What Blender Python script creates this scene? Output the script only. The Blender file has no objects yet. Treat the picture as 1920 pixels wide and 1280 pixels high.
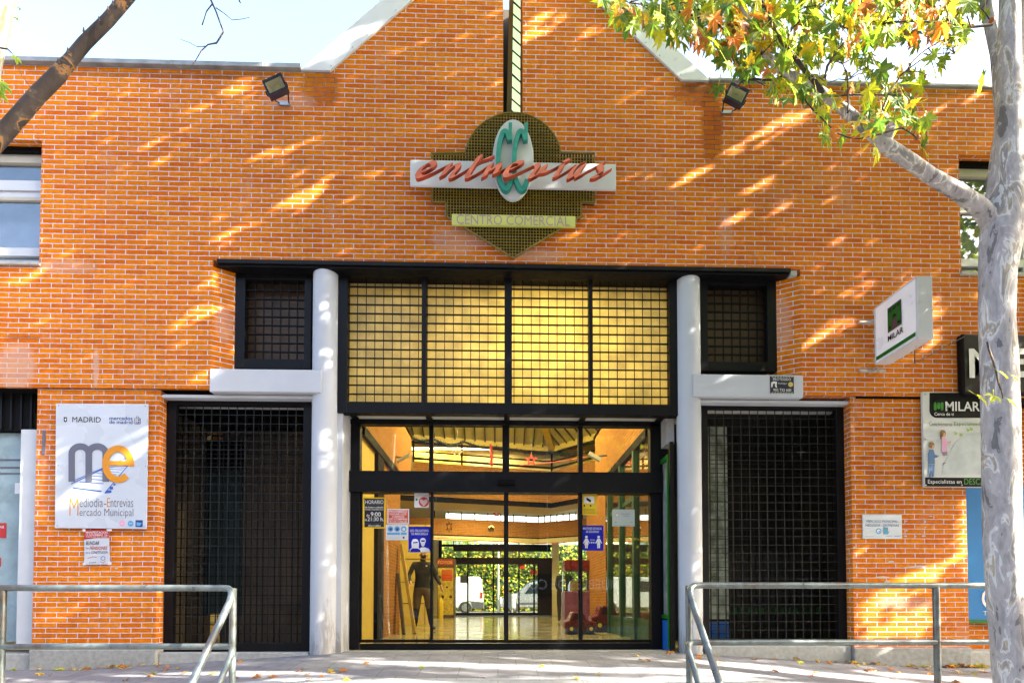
import bpy, bmesh, math, random
import numpy as np
from mathutils import Vector, Matrix
random.seed(7)
R = math.radians
sc = bpy.context.scene
# ---------------------------------------------------------------- camera
F = 1000.0                      # focal length in photo pixels (photo is 1920 wide)
YAW, PITCH = R(1.5), R(1.5)     # slight turn to the right, slight tilt up
CAM = Vector((0, -6.5, 0.64))
PPY = 640 + 0.2385 * 1920
cam_d = bpy.data.cameras.new("camera")
cam = bpy.data.objects.new("camera", cam_d)
sc.collection.objects.link(cam)
cam_d.sensor_width = 36
cam_d.lens = F / 1920 * 36
cam_d.shift_y = 0.2385
cam_d.clip_start = 0.05
cam_d.clip_end = 500
cam.location = CAM
cam.rotation_euler = (R(90) + PITCH, 0, -YAW)
sc.camera = cam
# ---------------------------------------------------------------- world, sun, exposure
S = Vector((0.83, -0.27, 0.48)).normalized()     # towards the sun
el = math.asin(S.z)
w = bpy.data.worlds.new("World")
sc.world = w
w.use_nodes = True
nt = w.node_tree
bg = nt.nodes["Background"]
sky = nt.nodes.new("ShaderNodeTexSky")
sky.sky_type = 'NISHITA'
sky.sun_disc = False
sky.sun_elevation = el
sky.sun_rotation = math.atan2(S.x, S.y)
sky.air_density = 1.0
sky.dust_density = 4.0
nt.links.new(sky.outputs[0], bg.inputs[0])
bg.inputs[1].default_value = 0.10
sun_d = bpy.data.lights.new("sun", 'SUN')
sun_d.energy = 5.0
sun_d.angle = R(0.5)
sun_d.color = (1.0, 0.93, 0.80)
sun = bpy.data.objects.new("sun", sun_d)
sc.collection.objects.link(sun)
sun.rotation_euler = S.to_track_quat('Z', 'Y').to_euler()
sc.view_settings.view_transform = 'Standard'
sc.view_settings.look = 'None'
sc.view_settings.gamma = 1
sc.view_settings.exposure = 3.45
sc.cycles.max_bounces = 8
sc.cycles.transparent_max_bounces = 16
# ---------------------------------------------------------------- pixel helpers (a pixel and a real wall plane give a point)
Rm = cam.rotation_euler.to_matrix()
def ray(px, py):
    return Rm @ Vector(((px - 960) / F, (PPY - py) / F, -1))
def at(px, py, Y=0.0):
    d = ray(px, py)
    return CAM + d * ((Y - CAM.y) / d.y)
def PX(px, Y=0.0, py=900): return at(px, py, Y).x
def PZ(py, Y=0.0, px=960): return at(px, py, Y).z
def proj(x, y, z):
    v = Rm.transposed() @ (Vector((x, y, z)) - CAM)
    return 960 + F * v.x / -v.z, PPY - F * v.y / -v.z
# ---------------------------------------------------------------- object helpers
COL = sc.collection
def tag(o, label=None, cat=None, group=None, kind=None):
    if label: o["label"] = label
    if cat: o["category"] = cat
    if group: o["group"] = group
    if kind: o["kind"] = kind
    return o
def thing(name, label, cat, loc=(0, 0, 0), group=None):
    o = bpy.data.objects.new(name, None)
    o.empty_display_size = 0.2
    o.location = loc
    COL.objects.link(o)
    return tag(o, label, cat, group)
class MB:
    def __init__(s):
        s.v = []; s.f = []; s.mi = []; s.mats = []; s.sm = []; s.el = []
    def m(s, mat):
        if mat not in s.mats: s.mats.append(mat)
        return s.mats.index(mat)
    def add(s, vs, fs, mat, smooth=False):
        b = len(s.v); k = s.m(mat); s.el.append((b, len(vs), len(s.f), len(fs)))
        s.v += [tuple(v) for v in vs]
        for f in fs:
            s.f.append([i + b for i in f]); s.mi.append(k); s.sm.append(smooth)
        return s
    def box(s, x0, x1, y0, y1, z0, z1, mat):
        if x0 > x1: x0, x1 = x1, x0
        if y0 > y1: y0, y1 = y1, y0
        if z0 > z1: z0, z1 = z1, z0
        v = [(x0, y0, z0), (x1, y0, z0), (x1, y1, z0), (x0, y1, z0), (x0, y0, z1), (x1, y0, z1), (x1, y1, z1), (x0, y1, z1)]
        f = [(0, 3, 2, 1), (4, 5, 6, 7), (0, 1, 5, 4), (1, 2, 6, 5), (2, 3, 7, 6), (3, 0, 4, 7)]
        return s.add(v, f, mat)
    def obox(s, c, ax, ay, az, mat):
        c = Vector(c); ax = Vector(ax); ay = Vector(ay); az = Vector(az)
        v = [c + ax * i + ay * j + az * k for k in (-1, 1) for (i, j) in ((-1, -1), (1, -1), (1, 1), (-1, 1))]
        f = [(0, 3, 2, 1), (4, 5, 6, 7), (0, 1, 5, 4), (1, 2, 6, 5), (2, 3, 7, 6), (3, 0, 4, 7)]
        return s.add(v, f, mat)
    def prism(s, pts, d, mat):
        """pts: 3-D polygon, d: extrusion vector"""
        n = len(pts); d = Vector(d)
        a = [Vector(p) for p in pts]; b = [p + d for p in a]
        f = [list(range(n)), list(range(2 * n - 1, n - 1, -1))]
        for i in range(n):
            j = (i + 1) % n
            f.append((j, i, i + n, j + n))
        return s.add(a + b, f, mat)
    def tube(s, pts, rad, mat, seg=10, cap=True):
        pts = [Vector(p) for p in pts]; n = len(pts)
        if not hasattr(rad, '__len__'): rad = [rad] * n
        vs = []; up = None
        for i, p in enumerate(pts):
            t = (pts[min(i + 1, n - 1)] - pts[max(i - 1, 0)]).normalized()
            if up is None:
                up = Vector((0, 0, 1)) if abs(t.z) < .9 else Vector((1, 0, 0))
            u = (up - t * up.dot(t)).normalized(); up = u
            w_ = t.cross(u)
            for k in range(seg):
                a = 2 * math.pi * k / seg
                vs.append(p + (u * math.cos(a) + w_ * math.sin(a)) * rad[i])
        fs = []
        for i in range(n - 1):
            for k in range(seg):
                q = (k + 1) % seg
                fs.append((i * seg + k, i * seg + q, (i + 1) * seg + q, (i + 1) * seg + k))
        s.add(vs, fs, mat, True)
        if cap:
            s.add(vs[:seg], [list(range(seg - 1, -1, -1))], mat)
            s.add(vs[-seg:], [list(range(seg))], mat)
        return s
    def disc(s, c, r, d, mat, seg=24, axis='y', rz=None):
        rz = rz or r
        P = []
        for k in range(seg):
            a = 2 * math.pi * k / seg
            if axis == 'y': P.append((c[0] + r * math.cos(a), c[1], c[2] + rz * math.sin(a)))
            elif axis == 'x': P.append((c[0], c[1] + r * math.cos(a), c[2] + rz * math.sin(a)))
            else: P.append((c[0] + r * math.cos(a), c[1] + r * math.sin(a), c[2]))
        dv = {'y': (0, d, 0), 'x': (d, 0, 0), 'z': (0, 0, d)}[axis]
        return s.prism(P, dv, mat)
    def sphere(s, c, r, mat, seg=14, rg=8):
        vs = []; fs = []
        if not hasattr(r, '__len__'): r = (r, r, r)
        for i in range(rg + 1):
            th = math.pi * i / rg
            for k in range(seg):
                a = 2 * math.pi * k / seg
                vs.append((c[0] + r[0] * math.sin(th) * math.cos(a), c[1] + r[1] * math.sin(th) * math.sin(a), c[2] + r[2] * math.cos(th)))
        for i in range(rg):
            for k in range(seg):
                q = (k + 1) % seg
                fs.append((i * seg + k, (i + 1) * seg + k, (i + 1) * seg + q, i * seg + q))
        return s.add(vs, fs, mat, True)
    def split(s, name, parent=None, bevel=0, tol=.006):
        """one object for every group of touching pieces"""
        bb = []
        for (b, n, f0, nf) in s.el:
            a = np.array(s.v[b:b + n]); bb.append((a.min(0) - tol, a.max(0) + tol))
        par = list(range(len(bb)))
        def fd(i):
            while par[i] != i: par[i] = par[par[i]]; i = par[i]
            return i
        for i in range(len(bb)):
            for j in range(i):
                if (bb[i][0] <= bb[j][1]).all() and (bb[j][0] <= bb[i][1]).all(): par[fd(i)] = fd(j)
        out = []
        for r in sorted(set(fd(i) for i in range(len(bb)))):
            m_ = MB()
            for i, (b, n, f0, nf) in enumerate(s.el):
                if fd(i) != r: continue
                o_ = len(m_.v); m_.v += s.v[b:b + n]
                for k in range(f0, f0 + nf):
                    m_.f.append([q - b + o_ for q in s.f[k]]); m_.mi.append(m_.m(s.mats[s.mi[k]])); m_.sm.append(s.sm[k])
            out.append(m_.build(name, parent, bevel=bevel))
        return out
    def build(s, name, parent=None, loc=None, bevel=0, label=None):
        me = bpy.data.meshes.new(name)
        off = Vector((0, 0, 0))
        if parent is not None: off = parent.matrix_basis.translation.copy() if parent.parent is None else parent.matrix_basis.translation + parent.parent.matrix_basis.translation
        if loc is not None: off = Vector(loc)
        me.from_pydata([Vector(v) - off for v in s.v], [], s.f)
        for m_ in s.mats: me.materials.append(m_)
        me.polygons.foreach_set("material_index", s.mi)
        me.polygons.foreach_set("use_smooth", s.sm)
        me.update()
        uvl = me.uv_layers.new(name="UVMap")
        for p in me.polygons:
            n = p.normal
            for li in p.loop_indices:
                c = Vector(s.v[me.loops[li].vertex_index])
                if abs(n.y) >= abs(n.x) and abs(n.y) >= abs(n.z) * .9: uv = (c.x, c.z)
                elif abs(n.x) >= abs(n.z) * .9: uv = (c.y, c.z)
                else: uv = (c.x, c.y)
                uvl.data[li].uv = uv
        o = bpy.data.objects.new(name, me)
        COL.objects.link(o)
        if parent is not None: o.parent = parent
        elif loc is not None: o.location = loc
        if bevel:
            b = o.modifiers.new("bevel", 'BEVEL'); b.width = bevel; b.segments = 2; b.limit_method = 'ANGLE'; b.angle_limit = R(50)
        if label: o["label"] = label
        return o
# ---------------------------------------------------------------- materials
MATS = {}
def mat(name, col, rough=.6, metal=0, var=.12, scale=6, bump=0, spec=.5, dirt=None, emit=None, es=1, coord='Object', dscale=1.3):
    if name in MATS: return MATS[name]
    if not emit:                    # weathered paints and papers are duller than nominal white
        q = .66 if min(col) > .4 else .8
        col = tuple(c * q for c in col)
        if dirt: dirt = tuple(c * q for c in dirt)
    m = bpy.data.materials.new(name); m.use_nodes = True
    N = m.node_tree.nodes; L = m.node_tree.links
    b = N["Principled BSDF"]
    b.inputs["Roughness"].default_value = rough
    b.inputs["Metallic"].default_value = metal
    b.inputs["Specular IOR Level"].default_value = spec
    c = (*col, 1)
    b.inputs["Base Color"].default_value = c
    if var > 0 or dirt:
        tc = N.new("ShaderNodeNewGeometry")
        nz = N.new("ShaderNodeTexNoise"); nz.inputs["Scale"].default_value = scale; nz.inputs["Detail"].default_value = 6
        L.new(tc.outputs["Position"], nz.inputs["Vector"])
        mp = N.new("ShaderNodeMapRange"); mp.inputs[1].default_value = .3; mp.inputs[2].default_value = .7
        mp.inputs[3].default_value = 1 - var; mp.inputs[4].default_value = 1 + var
        L.new(nz.outputs["Fac"], mp.inputs[0])
        mu = N.new("ShaderNodeVectorMath"); mu.operation = 'SCALE'
        mu.inputs[0].default_value = col
        L.new(mp.outputs[0], mu.inputs["Scale"])
        out = mu.outputs[0]
        if dirt:
            n2 = N.new("ShaderNodeTexNoise"); n2.inputs["Scale"].default_value = dscale; n2.inputs["Detail"].default_value = 8; n2.inputs["Roughness"].default_value = .7
            L.new(tc.outputs["Position"], n2.inputs["Vector"])
            m2 = N.new("ShaderNodeMapRange"); m2.inputs[1].default_value = .5; m2.inputs[2].default_value = .72
            L.new(n2.outputs["Fac"], m2.inputs[0])
            mx = N.new("ShaderNodeMix"); mx.data_type = 'RGBA'
            mx.inputs[7].default_value = (*dirt, 1)
            L.new(m2.outputs[0], mx.inputs[0]); L.new(out, mx.inputs[6]); out = mx.outputs[2]
        L.new(out, b.inputs["Base Color"])
        mr = N.new("ShaderNodeMapRange"); mr.inputs[1].default_value = .3; mr.inputs[2].default_value = .7
        mr.inputs[3].default_value = max(rough - .1, .02); mr.inputs[4].default_value = min(rough + .1, 1)
        L.new(nz.outputs["Fac"], mr.inputs[0]); L.new(mr.outputs[0], b.inputs["Roughness"])
        if bump:
            bp = N.new("ShaderNodeBump"); bp.inputs["Strength"].default_value = bump; bp.inputs["Distance"].default_value = .01
            L.new(nz.outputs["Fac"], bp.inputs["Height"]); L.new(bp.outputs[0], b.inputs["Normal"])
    if emit:
        b.inputs["Emission Color"].default_value = (*emit, 1); b.inputs["Emission Strength"].default_value = es
    MATS[name] = m
    return m
def srgb(r, g, b):
    f = lambda c: (c / 255 / 12.92) if c / 255 <= .04045 else ((c / 255 + .055) / 1.055) ** 2.4
    return (f(r), f(g), f(b))
def brick_mat(name, c1, c2, mortar, ox=0.0, oz=0.0, stains=True):
    m = bpy.data.materials.new(name); m.use_nodes = True
    N = m.node_tree.nodes; L = m.node_tree.links; b = N["Principled BSDF"]
    def math_(op, a, b_=None, c_=None):
        n = N.new("ShaderNodeMath"); n.operation = op
        for i, x in enumerate((a, b_, c_)):
            if x is None: continue
            if isinstance(x, (int, float)): n.inputs[i].default_value = x
            else: L.new(x, n.inputs[i])
        return n.outputs[0]
    def mixc(f, a, b_, blend='MIX'):
        n = N.new("ShaderNodeMix"); n.data_type = 'RGBA'; n.blend_type = blend
        for i, x in ((0, f), (6, a), (7, b_)):
            if isinstance(x, (int, float)): n.inputs[i].default_value = x
            elif isinstance(x, tuple): n.inputs[i].default_value = (*x, 1)
            else: L.new(x, n.inputs[i])
        return n.outputs[2]
    uv = N.new("ShaderNodeUVMap"); uv.uv_map = "UVMap"
    mp = N.new("ShaderNodeMapping"); mp.inputs["Location"].default_value = (ox, oz, 0)
    L.new(uv.outputs[0], mp.inputs[0])
    # slightly wavy bed joints
    nw = N.new("ShaderNodeTexNoise"); nw.inputs["Scale"].default_value = 1.6; nw.inputs["Detail"].default_value = 3
    L.new(mp.outputs[0], nw.inputs["Vector"])
    sb = N.new("ShaderNodeVectorMath"); sb.operation = 'SUBTRACT'; sb.inputs[1].default_value = (.5, .5, .5)
    L.new(nw.outputs["Color"], sb.inputs[0])
    sl = N.new("ShaderNodeVectorMath"); sl.operation = 'SCALE'; sl.inputs["Scale"].default_value = .012
    L.new(sb.outputs[0], sl.inputs[0])
    ad = N.new("ShaderNodeVectorMath"); L.new(mp.outputs[0], ad.inputs[0]); L.new(sl.outputs[0], ad.inputs[1])
    bk = N.new("ShaderNodeTexBrick")
    bk.offset = .5; bk.offset_frequency = 2; bk.squash = 1
    bk.inputs["Scale"].default_value = 1
    bk.inputs["Mortar Size"].default_value = .0056
    bk.inputs["Mortar Smooth"].default_value = .25
    bk.inputs["Bias"].default_value = -.1
    bk.inputs["Brick Width"].default_value = .25
    bk.inputs["Row Height"].default_value = .0612
    bk.inputs["Color1"].default_value = (*c1, 1); bk.inputs["Color2"].default_value = (*c2, 1)
    bk.inputs["Mortar"].default_value = (*mortar, 1)
    L.new(ad.outputs[0], bk.inputs["Vector"])
    geo = N.new("ShaderNodeNewGeometry")
    n1 = N.new("ShaderNodeTexNoise"); n1.inputs["Scale"].default_value = .55; n1.inputs["Detail"].default_value = 4
    L.new(geo.outputs["Position"], n1.inputs["Vector"])
    r1 = N.new("ShaderNodeMapRange"); r1.inputs[1].default_value = .35; r1.inputs[2].default_value = .65; r1.inputs[3].default_value = .90; r1.inputs[4].default_value = 1.12
    L.new(n1.outputs["Fac"], r1.inputs[0])
    n2 = N.new("ShaderNodeTexNoise"); n2.inputs["Scale"].default_value = 22; n2.inputs["Detail"].default_value = 5
    L.new(geo.outputs["Position"], n2.inputs["Vector"])
    r2 = N.new("ShaderNodeMapRange"); r2.inputs[1].default_value = .3; r2.inputs[2].default_value = .7; r2.inputs[3].default_value = .86; r2.inputs[4].default_value = 1.14
    L.new(n2.outputs["Fac"], r2.inputs[0])
    k = math_('MULTIPLY', r1.outputs[0], r2.outputs[0])
    sc_ = N.new("ShaderNodeVectorMath"); sc_.operation = 'SCALE'
    L.new(bk.outputs["Color"], sc_.inputs[0]); L.new(k, sc_.inputs["Scale"])
    col = sc_.outputs[0]
    if stains:
        sp = N.new("ShaderNodeSeparateXYZ"); L.new(geo.outputs["Position"], sp.inputs[0])
        n3 = N.new("ShaderNodeTexNoise"); n3.inputs["Scale"].default_value = 5; n3.inputs["Detail"].default_value = 7; n3.inputs["Roughness"].default_value = .75
        L.new(geo.outputs["Position"], n3.inputs["Vector"])
        def blob(x, z, rx, rz, lo=.0, hi=.6):
            a = math_('POWER', math_('DIVIDE', math_('SUBTRACT', sp.outputs[0], x), rx), 2.0)
            c = math_('POWER', math_('DIVIDE', math_('SUBTRACT', sp.outputs[2], z), rz), 2.0)
            d = math_('SUBTRACT', 1.0, math_('ADD', a, c))
            d = math_('ADD', d, math_('MULTIPLY', math_('SUBTRACT', n3.outputs["Fac"], .5), 2.2))
            mr = N.new("ShaderNodeMapRange"); mr.inputs[1].default_value = lo; mr.inputs[2].default_value = hi
            L.new(d, mr.inputs[0]); return mr.outputs[0]
        dark = (.045, .028, .02); pale = (.42, .30, .24)
        # rain-washed dirt at the feet of the gable, pale bloom, dark joints
        mort = bk.outputs["Fac"]
        for (px, py, rpx, rpy, c, s, only) in (
            (1335, 235, 26, 100, dark, .95, True), (1300, 175, 50, 30, dark, .8, True), (1325, 165, 60, 14, dark, .5, False),
            (600, 165, 45, 40, dark, .85, True), (470, 143, 110, 8, dark, .35, False), (250, 140, 240, 7, dark, .35, False),
            (1600, 172, 240, 7, dark, .45, False), (1010, 478, 60, 14, pale, .4, False),
            (30, 690, 42, 55, pale, .5, False), (180, 690, 6, 45, pale, .6, False), (120, 500, 70, 14, pale, .3, False),
            (860, 450, 60, 30, pale, .3, False), (1360, 430, 16, 60, pale, .25, False), (540, 190, 60, 20, pale, .3, False),
            (1700, 1130, 70, 14, pale, .35, False), (1470, 600, 22, 60, pale, .4, False), (415, 600, 16, 40, pale, .3, False),
            (40, 632, 45, 6, dark, .7, True)):
            p = at(px, py, 0)
            f = blob(p.x, p.z, rpx * .0065, rpy * .0065)
            f = math_('MULTIPLY', f, s)
            if only: f = math_('MULTIPLY', f, math_('MAXIMUM', mort, .25))
            col = mixc(f, col, c)
        n4 = N.new("ShaderNodeTexNoise"); n4.inputs["Scale"].default_value = 1.1; n4.inputs["Detail"].default_value = 9; n4.inputs["Roughness"].default_value = .72
        mp4 = N.new("ShaderNodeMapping"); mp4.inputs["Scale"].default_value = (1.6, 1, .7); L.new(geo.outputs["Position"], mp4.inputs[0]); L.new(mp4.outputs[0], n4.inputs["Vector"])
        for lo, hi, c, k4 in ((.56, .74, dark, .34), (.44, .28, (.44, .26, .17), .42)):
            m4 = N.new("ShaderNodeMapRange"); m4.inputs[1].default_value = lo; m4.inputs[2].default_value = hi; m4.inputs[4].default_value = k4
            L.new(n4.outputs["Fac"], m4.inputs[0]); col = mixc(m4.outputs[0], col, c)
    L.new(col, b.inputs["Base Color"])
    b.inputs["Roughness"].default_value = .85
    b.inputs["Specular IOR Level"].default_value = .06
    bp = N.new("ShaderNodeBump"); bp.inputs["Strength"].default_value = .55; bp.inputs["Distance"].default_value = .008
    h = math_('ADD', math_('MULTIPLY', math_('SUBTRACT', 1.0, bk.outputs["Fac"]), 1.0), math_('MULTIPLY', n2.outputs["Fac"], .25))
    L.new(h, bp.inputs["Height"]); L.new(bp.outputs[0], b.inputs["Normal"])
    MATS[name] = m
    return m
def glass_mat(name, tint=(.93, .95, .93), refl=1.0, rough=.0, dirt=0.0):
    m = bpy.data.materials.new(name); m.use_nodes = True
    N = m.node_tree.nodes; L = m.node_tree.links
    N.remove(N["Principled BSDF"])
    out = N["Material Output"]
    tr = N.new("ShaderNodeBsdfTransparent"); tr.inputs[0].default_value = (*tint, 1)
    gl = N.new("ShaderNodeBsdfGlossy"); gl.inputs["Roughness"].default_value = rough; gl.inputs[0].default_value = (1, 1, 1, 1)
    ge = N.new("ShaderNodeNewGeometry"); dt = N.new("ShaderNodeVectorMath"); dt.operation = 'DOT_PRODUCT'
    L.new(ge.outputs["Incoming"], dt.inputs[0]); L.new(ge.outputs["Normal"], dt.inputs[1])
    ab = N.new("ShaderNodeMath"); ab.operation = 'ABSOLUTE'; L.new(dt.outputs["Value"], ab.inputs[0])
    om = N.new("ShaderNodeMath"); om.operation = 'SUBTRACT'; om.inputs[0].default_value = 1; L.new(ab.outputs[0], om.inputs[1])
    pw = N.new("ShaderNodeMath"); pw.operation = 'POWER'; pw.inputs[1].default_value = 5; L.new(om.outputs[0], pw.inputs[0])
    fr = N.new("ShaderNodeMath"); fr.operation = 'MULTIPLY_ADD'; fr.inputs[1].default_value = .96; fr.inputs[2].default_value = .04; L.new(pw.outputs[0], fr.inputs[0])
    mu = N.new("ShaderNodeMath"); mu.operation = 'MULTIPLY_ADD'; mu.inputs[1].default_value = refl; mu.inputs[2].default_value = dirt; mu.use_clamp = True
    L.new(fr.outputs[0], mu.inputs[0])
    mx = N.new("ShaderNodeMixShader"); L.new(mu.outputs[0], mx.inputs[0]); L.new(tr.outputs[0], mx.inputs[1]); L.new(gl.outputs[0], mx.inputs[2])
    L.new(mx.outputs[0], out.inputs[0])
    MATS[name] = m; return m
def leaf_mat(name, col, trans=.45):
    m = bpy.data.materials.new(name); m.use_nodes = True
    N = m.node_tree.nodes; L = m.node_tree.links
    b = N["Principled BSDF"]; out = N["Material Output"]
    geo = N.new("ShaderNodeNewGeometry")
    nz = N.new("ShaderNodeTexNoise"); nz.inputs["Scale"].default_value = 18; nz.inputs["Detail"].default_value = 4
    L.new(geo.outputs["Position"], nz.inputs["Vector"])
    mx0 = N.new("ShaderNodeMix"); mx0.data_type = 'RGBA'
    mx0.inputs[6].default_value = (col[0] * .7, col[1] * .75, col[2] * .8, 1); mx0.inputs[7].default_value = (min(col[0] * 1.5, 1), min(1, col[1] * 1.2), col[2], 1)
    mr = N.new("ShaderNodeMapRange"); mr.inputs[1].default_value = .35; mr.inputs[2].default_value = .65
    L.new(nz.outputs["Fac"], mr.inputs[0]); L.new(mr.outputs[0], mx0.inputs[0])
    L.new(mx0.outputs[2], b.inputs["Base Color"]); b.inputs["Roughness"].default_value = .45
    t = N.new("ShaderNodeBsdfTranslucent"); L.new(mx0.outputs[2], t.inputs[0])
    mx = N.new("ShaderNodeMixShader"); mx.inputs[0].default_value = trans
    L.new(b.outputs[0], mx.inputs[1]); L.new(t.outputs[0], mx.inputs[2]); L.new(mx.outputs[0], out.inputs[0])
    MATS[name] = m; return m
def bark_mat(name, a, b_, c, scale=9, stretch=.35):
    m = bpy.data.materials.new(name); m.use_nodes = True
    N = m.node_tree.nodes; L = m.node_tree.links; b = N["Principled BSDF"]
    geo = N.new("ShaderNodeNewGeometry")
    mp = N.new("ShaderNodeMapping"); mp.inputs["Scale"].default_value = (1, 1, stretch); L.new(geo.outputs["Position"], mp.inputs[0])
    n1 = N.new("ShaderNodeTexNoise"); n1.inputs["Scale"].default_value = scale; n1.inputs["Detail"].default_value = 5; n1.inputs["Roughness"].default_value = .55
    n1.inputs["Distortion"].default_value = .6
    L.new(mp.outputs[0], n1.inputs["Vector"])
    cr = N.new("ShaderNodeValToRGB"); e = cr.color_ramp
    e.interpolation = 'CONSTANT'
    e.elements[0].position = 0; e.elements[0].color = (*[x * .45 for x in a], 1)
    e.elements[1].position = .37; e.elements[1].color = (*a, 1)
    for p, c_ in ((.46, tuple(x * 1.18 for x in a)), (.525, b_), (.565, c), (.595, tuple(x * .8 for x in a)), (.65, b_)):
        q = e.elements.new(p); q.color = (*c_, 1)
    L.new(n1.outputs["Fac"], cr.inputs[0])
    n2 = N.new("ShaderNodeTexNoise"); n2.inputs["Scale"].default_value = 45; n2.inputs["Detail"].default_value = 6
    L.new(mp.outputs[0], n2.inputs["Vector"])
    r2 = N.new("ShaderNodeMapRange"); r2.inputs[1].default_value = .3; r2.inputs[2].default_value = .7; r2.inputs[3].default_value = .8; r2.inputs[4].default_value = 1.15
    L.new(n2.outputs["Fac"], r2.inputs[0])
    v = N.new("ShaderNodeVectorMath"); v.operation = 'SCALE'; L.new(cr.outputs[0], v.inputs[0]); L.new(r2.outputs[0], v.inputs["Scale"])
    L.new(v.outputs[0], b.inputs["Base Color"]); b.inputs["Roughness"].default_value = .8
    bp = N.new("ShaderNodeBump"); bp.inputs["Strength"].default_value = .6; bp.inputs["Distance"].default_value = .012
    L.new(n1.outputs["Fac"], bp.inputs["Height"]); L.new(bp.outputs[0], b.inputs["Normal"])
    MATS[name] = m; return m
def panel_mat(name, col, trans=.6, scale=3):
    m = bpy.data.materials.new(name); m.use_nodes = True
    N = m.node_tree.nodes; L = m.node_tree.links; b = N["Principled BSDF"]; out = N["Material Output"]
    geo = N.new("ShaderNodeNewGeometry"); nz = N.new("ShaderNodeTexNoise"); nz.inputs["Scale"].default_value = scale; nz.inputs["Detail"].default_value = 8; nz.inputs["Roughness"].default_value = .7
    L.new(geo.outputs["Position"], nz.inputs["Vector"])
    mr = N.new("ShaderNodeMapRange"); mr.inputs[1].default_value = .3; mr.inputs[2].default_value = .62; mr.inputs[3].default_value = .62; mr.inputs[4].default_value = 1
    L.new(nz.outputs["Fac"], mr.inputs[0])
    v = N.new("ShaderNodeVectorMath"); v.operation = 'SCALE'; v.inputs[0].default_value = col; L.new(mr.outputs[0], v.inputs["Scale"])
    # fine ribs of the multi-wall sheet
    wv = N.new("ShaderNodeTexWave"); wv.bands_direction = 'Z'; wv.inputs["Scale"].default_value = 26; L.new(geo.outputs["Position"], wv.inputs["Vector"])
    r2 = N.new("ShaderNodeMapRange"); r2.inputs[3].default_value = .85; r2.inputs[4].default_value = 1.05; L.new(wv.outputs["Fac"], r2.inputs[0])
    v2 = N.new("ShaderNodeVectorMath"); v2.operation = 'SCALE'; L.new(v.outputs[0], v2.inputs[0]); L.new(r2.outputs[0], v2.inputs["Scale"])
    L.new(v2.outputs[0], b.inputs["Base Color"]); b.inputs["Roughness"].default_value = .4
    t = N.new("ShaderNodeBsdfTranslucent"); L.new(v2.outputs[0], t.inputs[0])
    mx = N.new("ShaderNodeMixShader"); mx.inputs[0].default_value = trans
    L.new(b.outputs[0], mx.inputs[1]); L.new(t.outputs[0], mx.inputs[2]); L.new(mx.outputs[0], out.inputs[0])
    MATS[name] = m; return m

BRK = brick_mat("brick_orange", (.50, .142, .002), (.40, .080, .002), (.43, .41, .43), ox=.03, oz=.0)
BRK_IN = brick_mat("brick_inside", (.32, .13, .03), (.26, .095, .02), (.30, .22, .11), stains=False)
WHT = mat("white_render", (.60, .63, .69), .75, var=.05, scale=3, bump=.15, dirt=(.60, .61, .64))
def worn(m):
    N = m.node_tree.nodes; L = m.node_tree.links; b = N["Principled BSDF"]; src = b.inputs["Base Color"].links[0].from_socket
    g = N.new("ShaderNodeNewGeometry"); sp = N.new("ShaderNodeSeparateXYZ"); L.new(g.outputs["Position"], sp.inputs[0])
    mp = N.new("ShaderNodeMapping"); mp.inputs["Scale"].default_value = (9, 9, 1.6); L.new(g.outputs["Position"], mp.inputs[0])
    n = N.new("ShaderNodeTexNoise"); n.inputs["Scale"].default_value = 1.2; n.inputs["Detail"].default_value = 8; n.inputs["Roughness"].default_value = .75; L.new(mp.outputs[0], n.inputs["Vector"])
    h = N.new("ShaderNodeMapRange"); h.inputs[1].default_value = 1.1; h.inputs[2].default_value = 0; h.inputs[3].default_value = -.10; h.inputs[4].default_value = .16; L.new(sp.outputs[2], h.inputs[0])
    a = N.new("ShaderNodeMath"); L.new(n.outputs["Fac"], a.inputs[0]); L.new(h.outputs[0], a.inputs[1])
    r = N.new("ShaderNodeMapRange"); r.inputs[1].default_value = .58; r.inputs[2].default_value = .70; r.inputs[4].default_value = .75; L.new(a.outputs[0], r.inputs[0])
    mx = N.new("ShaderNodeMix"); mx.data_type = 'RGBA'; mx.inputs[7].default_value = (.20, .185, .165, 1); L.new(r.outputs[0], mx.inputs[0]); L.new(src, mx.inputs[6]); L.new(mx.outputs[2], b.inputs["Base Color"])
worn(WHT)
WHTG = mat("white_metal", (.74, .76, .80), .35, var=.04)
BLK = mat("black_paint", (.0035, .0035, .0048), .5, var=.25, scale=14, dirt=(.007, .007, .008), spec=.18)
BLKM = mat("black_matt", (.002, .002, .0025), .7, var=.3, spec=.1)
CONC = mat("concrete_grey", (.33, .33, .31), .9, var=.2, scale=18, bump=.4, dirt=(.20, .20, .18))
CONCW = mat("concrete_pale", (.50, .50, .47), .9, var=.15, scale=20, bump=.4, dirt=(.34, .33, .31))
ZINC = mat("zinc_coping", (.30, .31, .31), .55, metal=.3, var=.3, scale=5, dirt=(.14, .14, .13))
GALV = mat("galvanised_tube", (.15, .18, .18), .36, metal=.55, var=.3, scale=14, dirt=(.12, .075, .05), dscale=4)
YEL = mat("yellow_wire", (.30, .23, .015), .5, var=.3, scale=20)
LIME = mat("lime_paint", (.62, .66, .16), .5, var=.1)
TEAL = mat("teal_paint", (.015, .30, .24), .4, var=.15, scale=12, dirt=(.05, .30, .25))
CORAL = mat("coral_paint", (.86, .22, .13), .45, var=.12, scale=10, dirt=(.62, .13, .06))
CORALD = mat("coral_return", (.50, .075, .03), .5, var=.2, scale=10)
GREEN = mat("green_paint", (.004, .13, .012), .5, var=.05, spec=.2)
DGREEN = mat("dark_green_metal", (.01, .07, .035), .4, var=.1)
PAPER = mat("paper_white", (.78, .79, .82), .55, var=.03)
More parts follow.
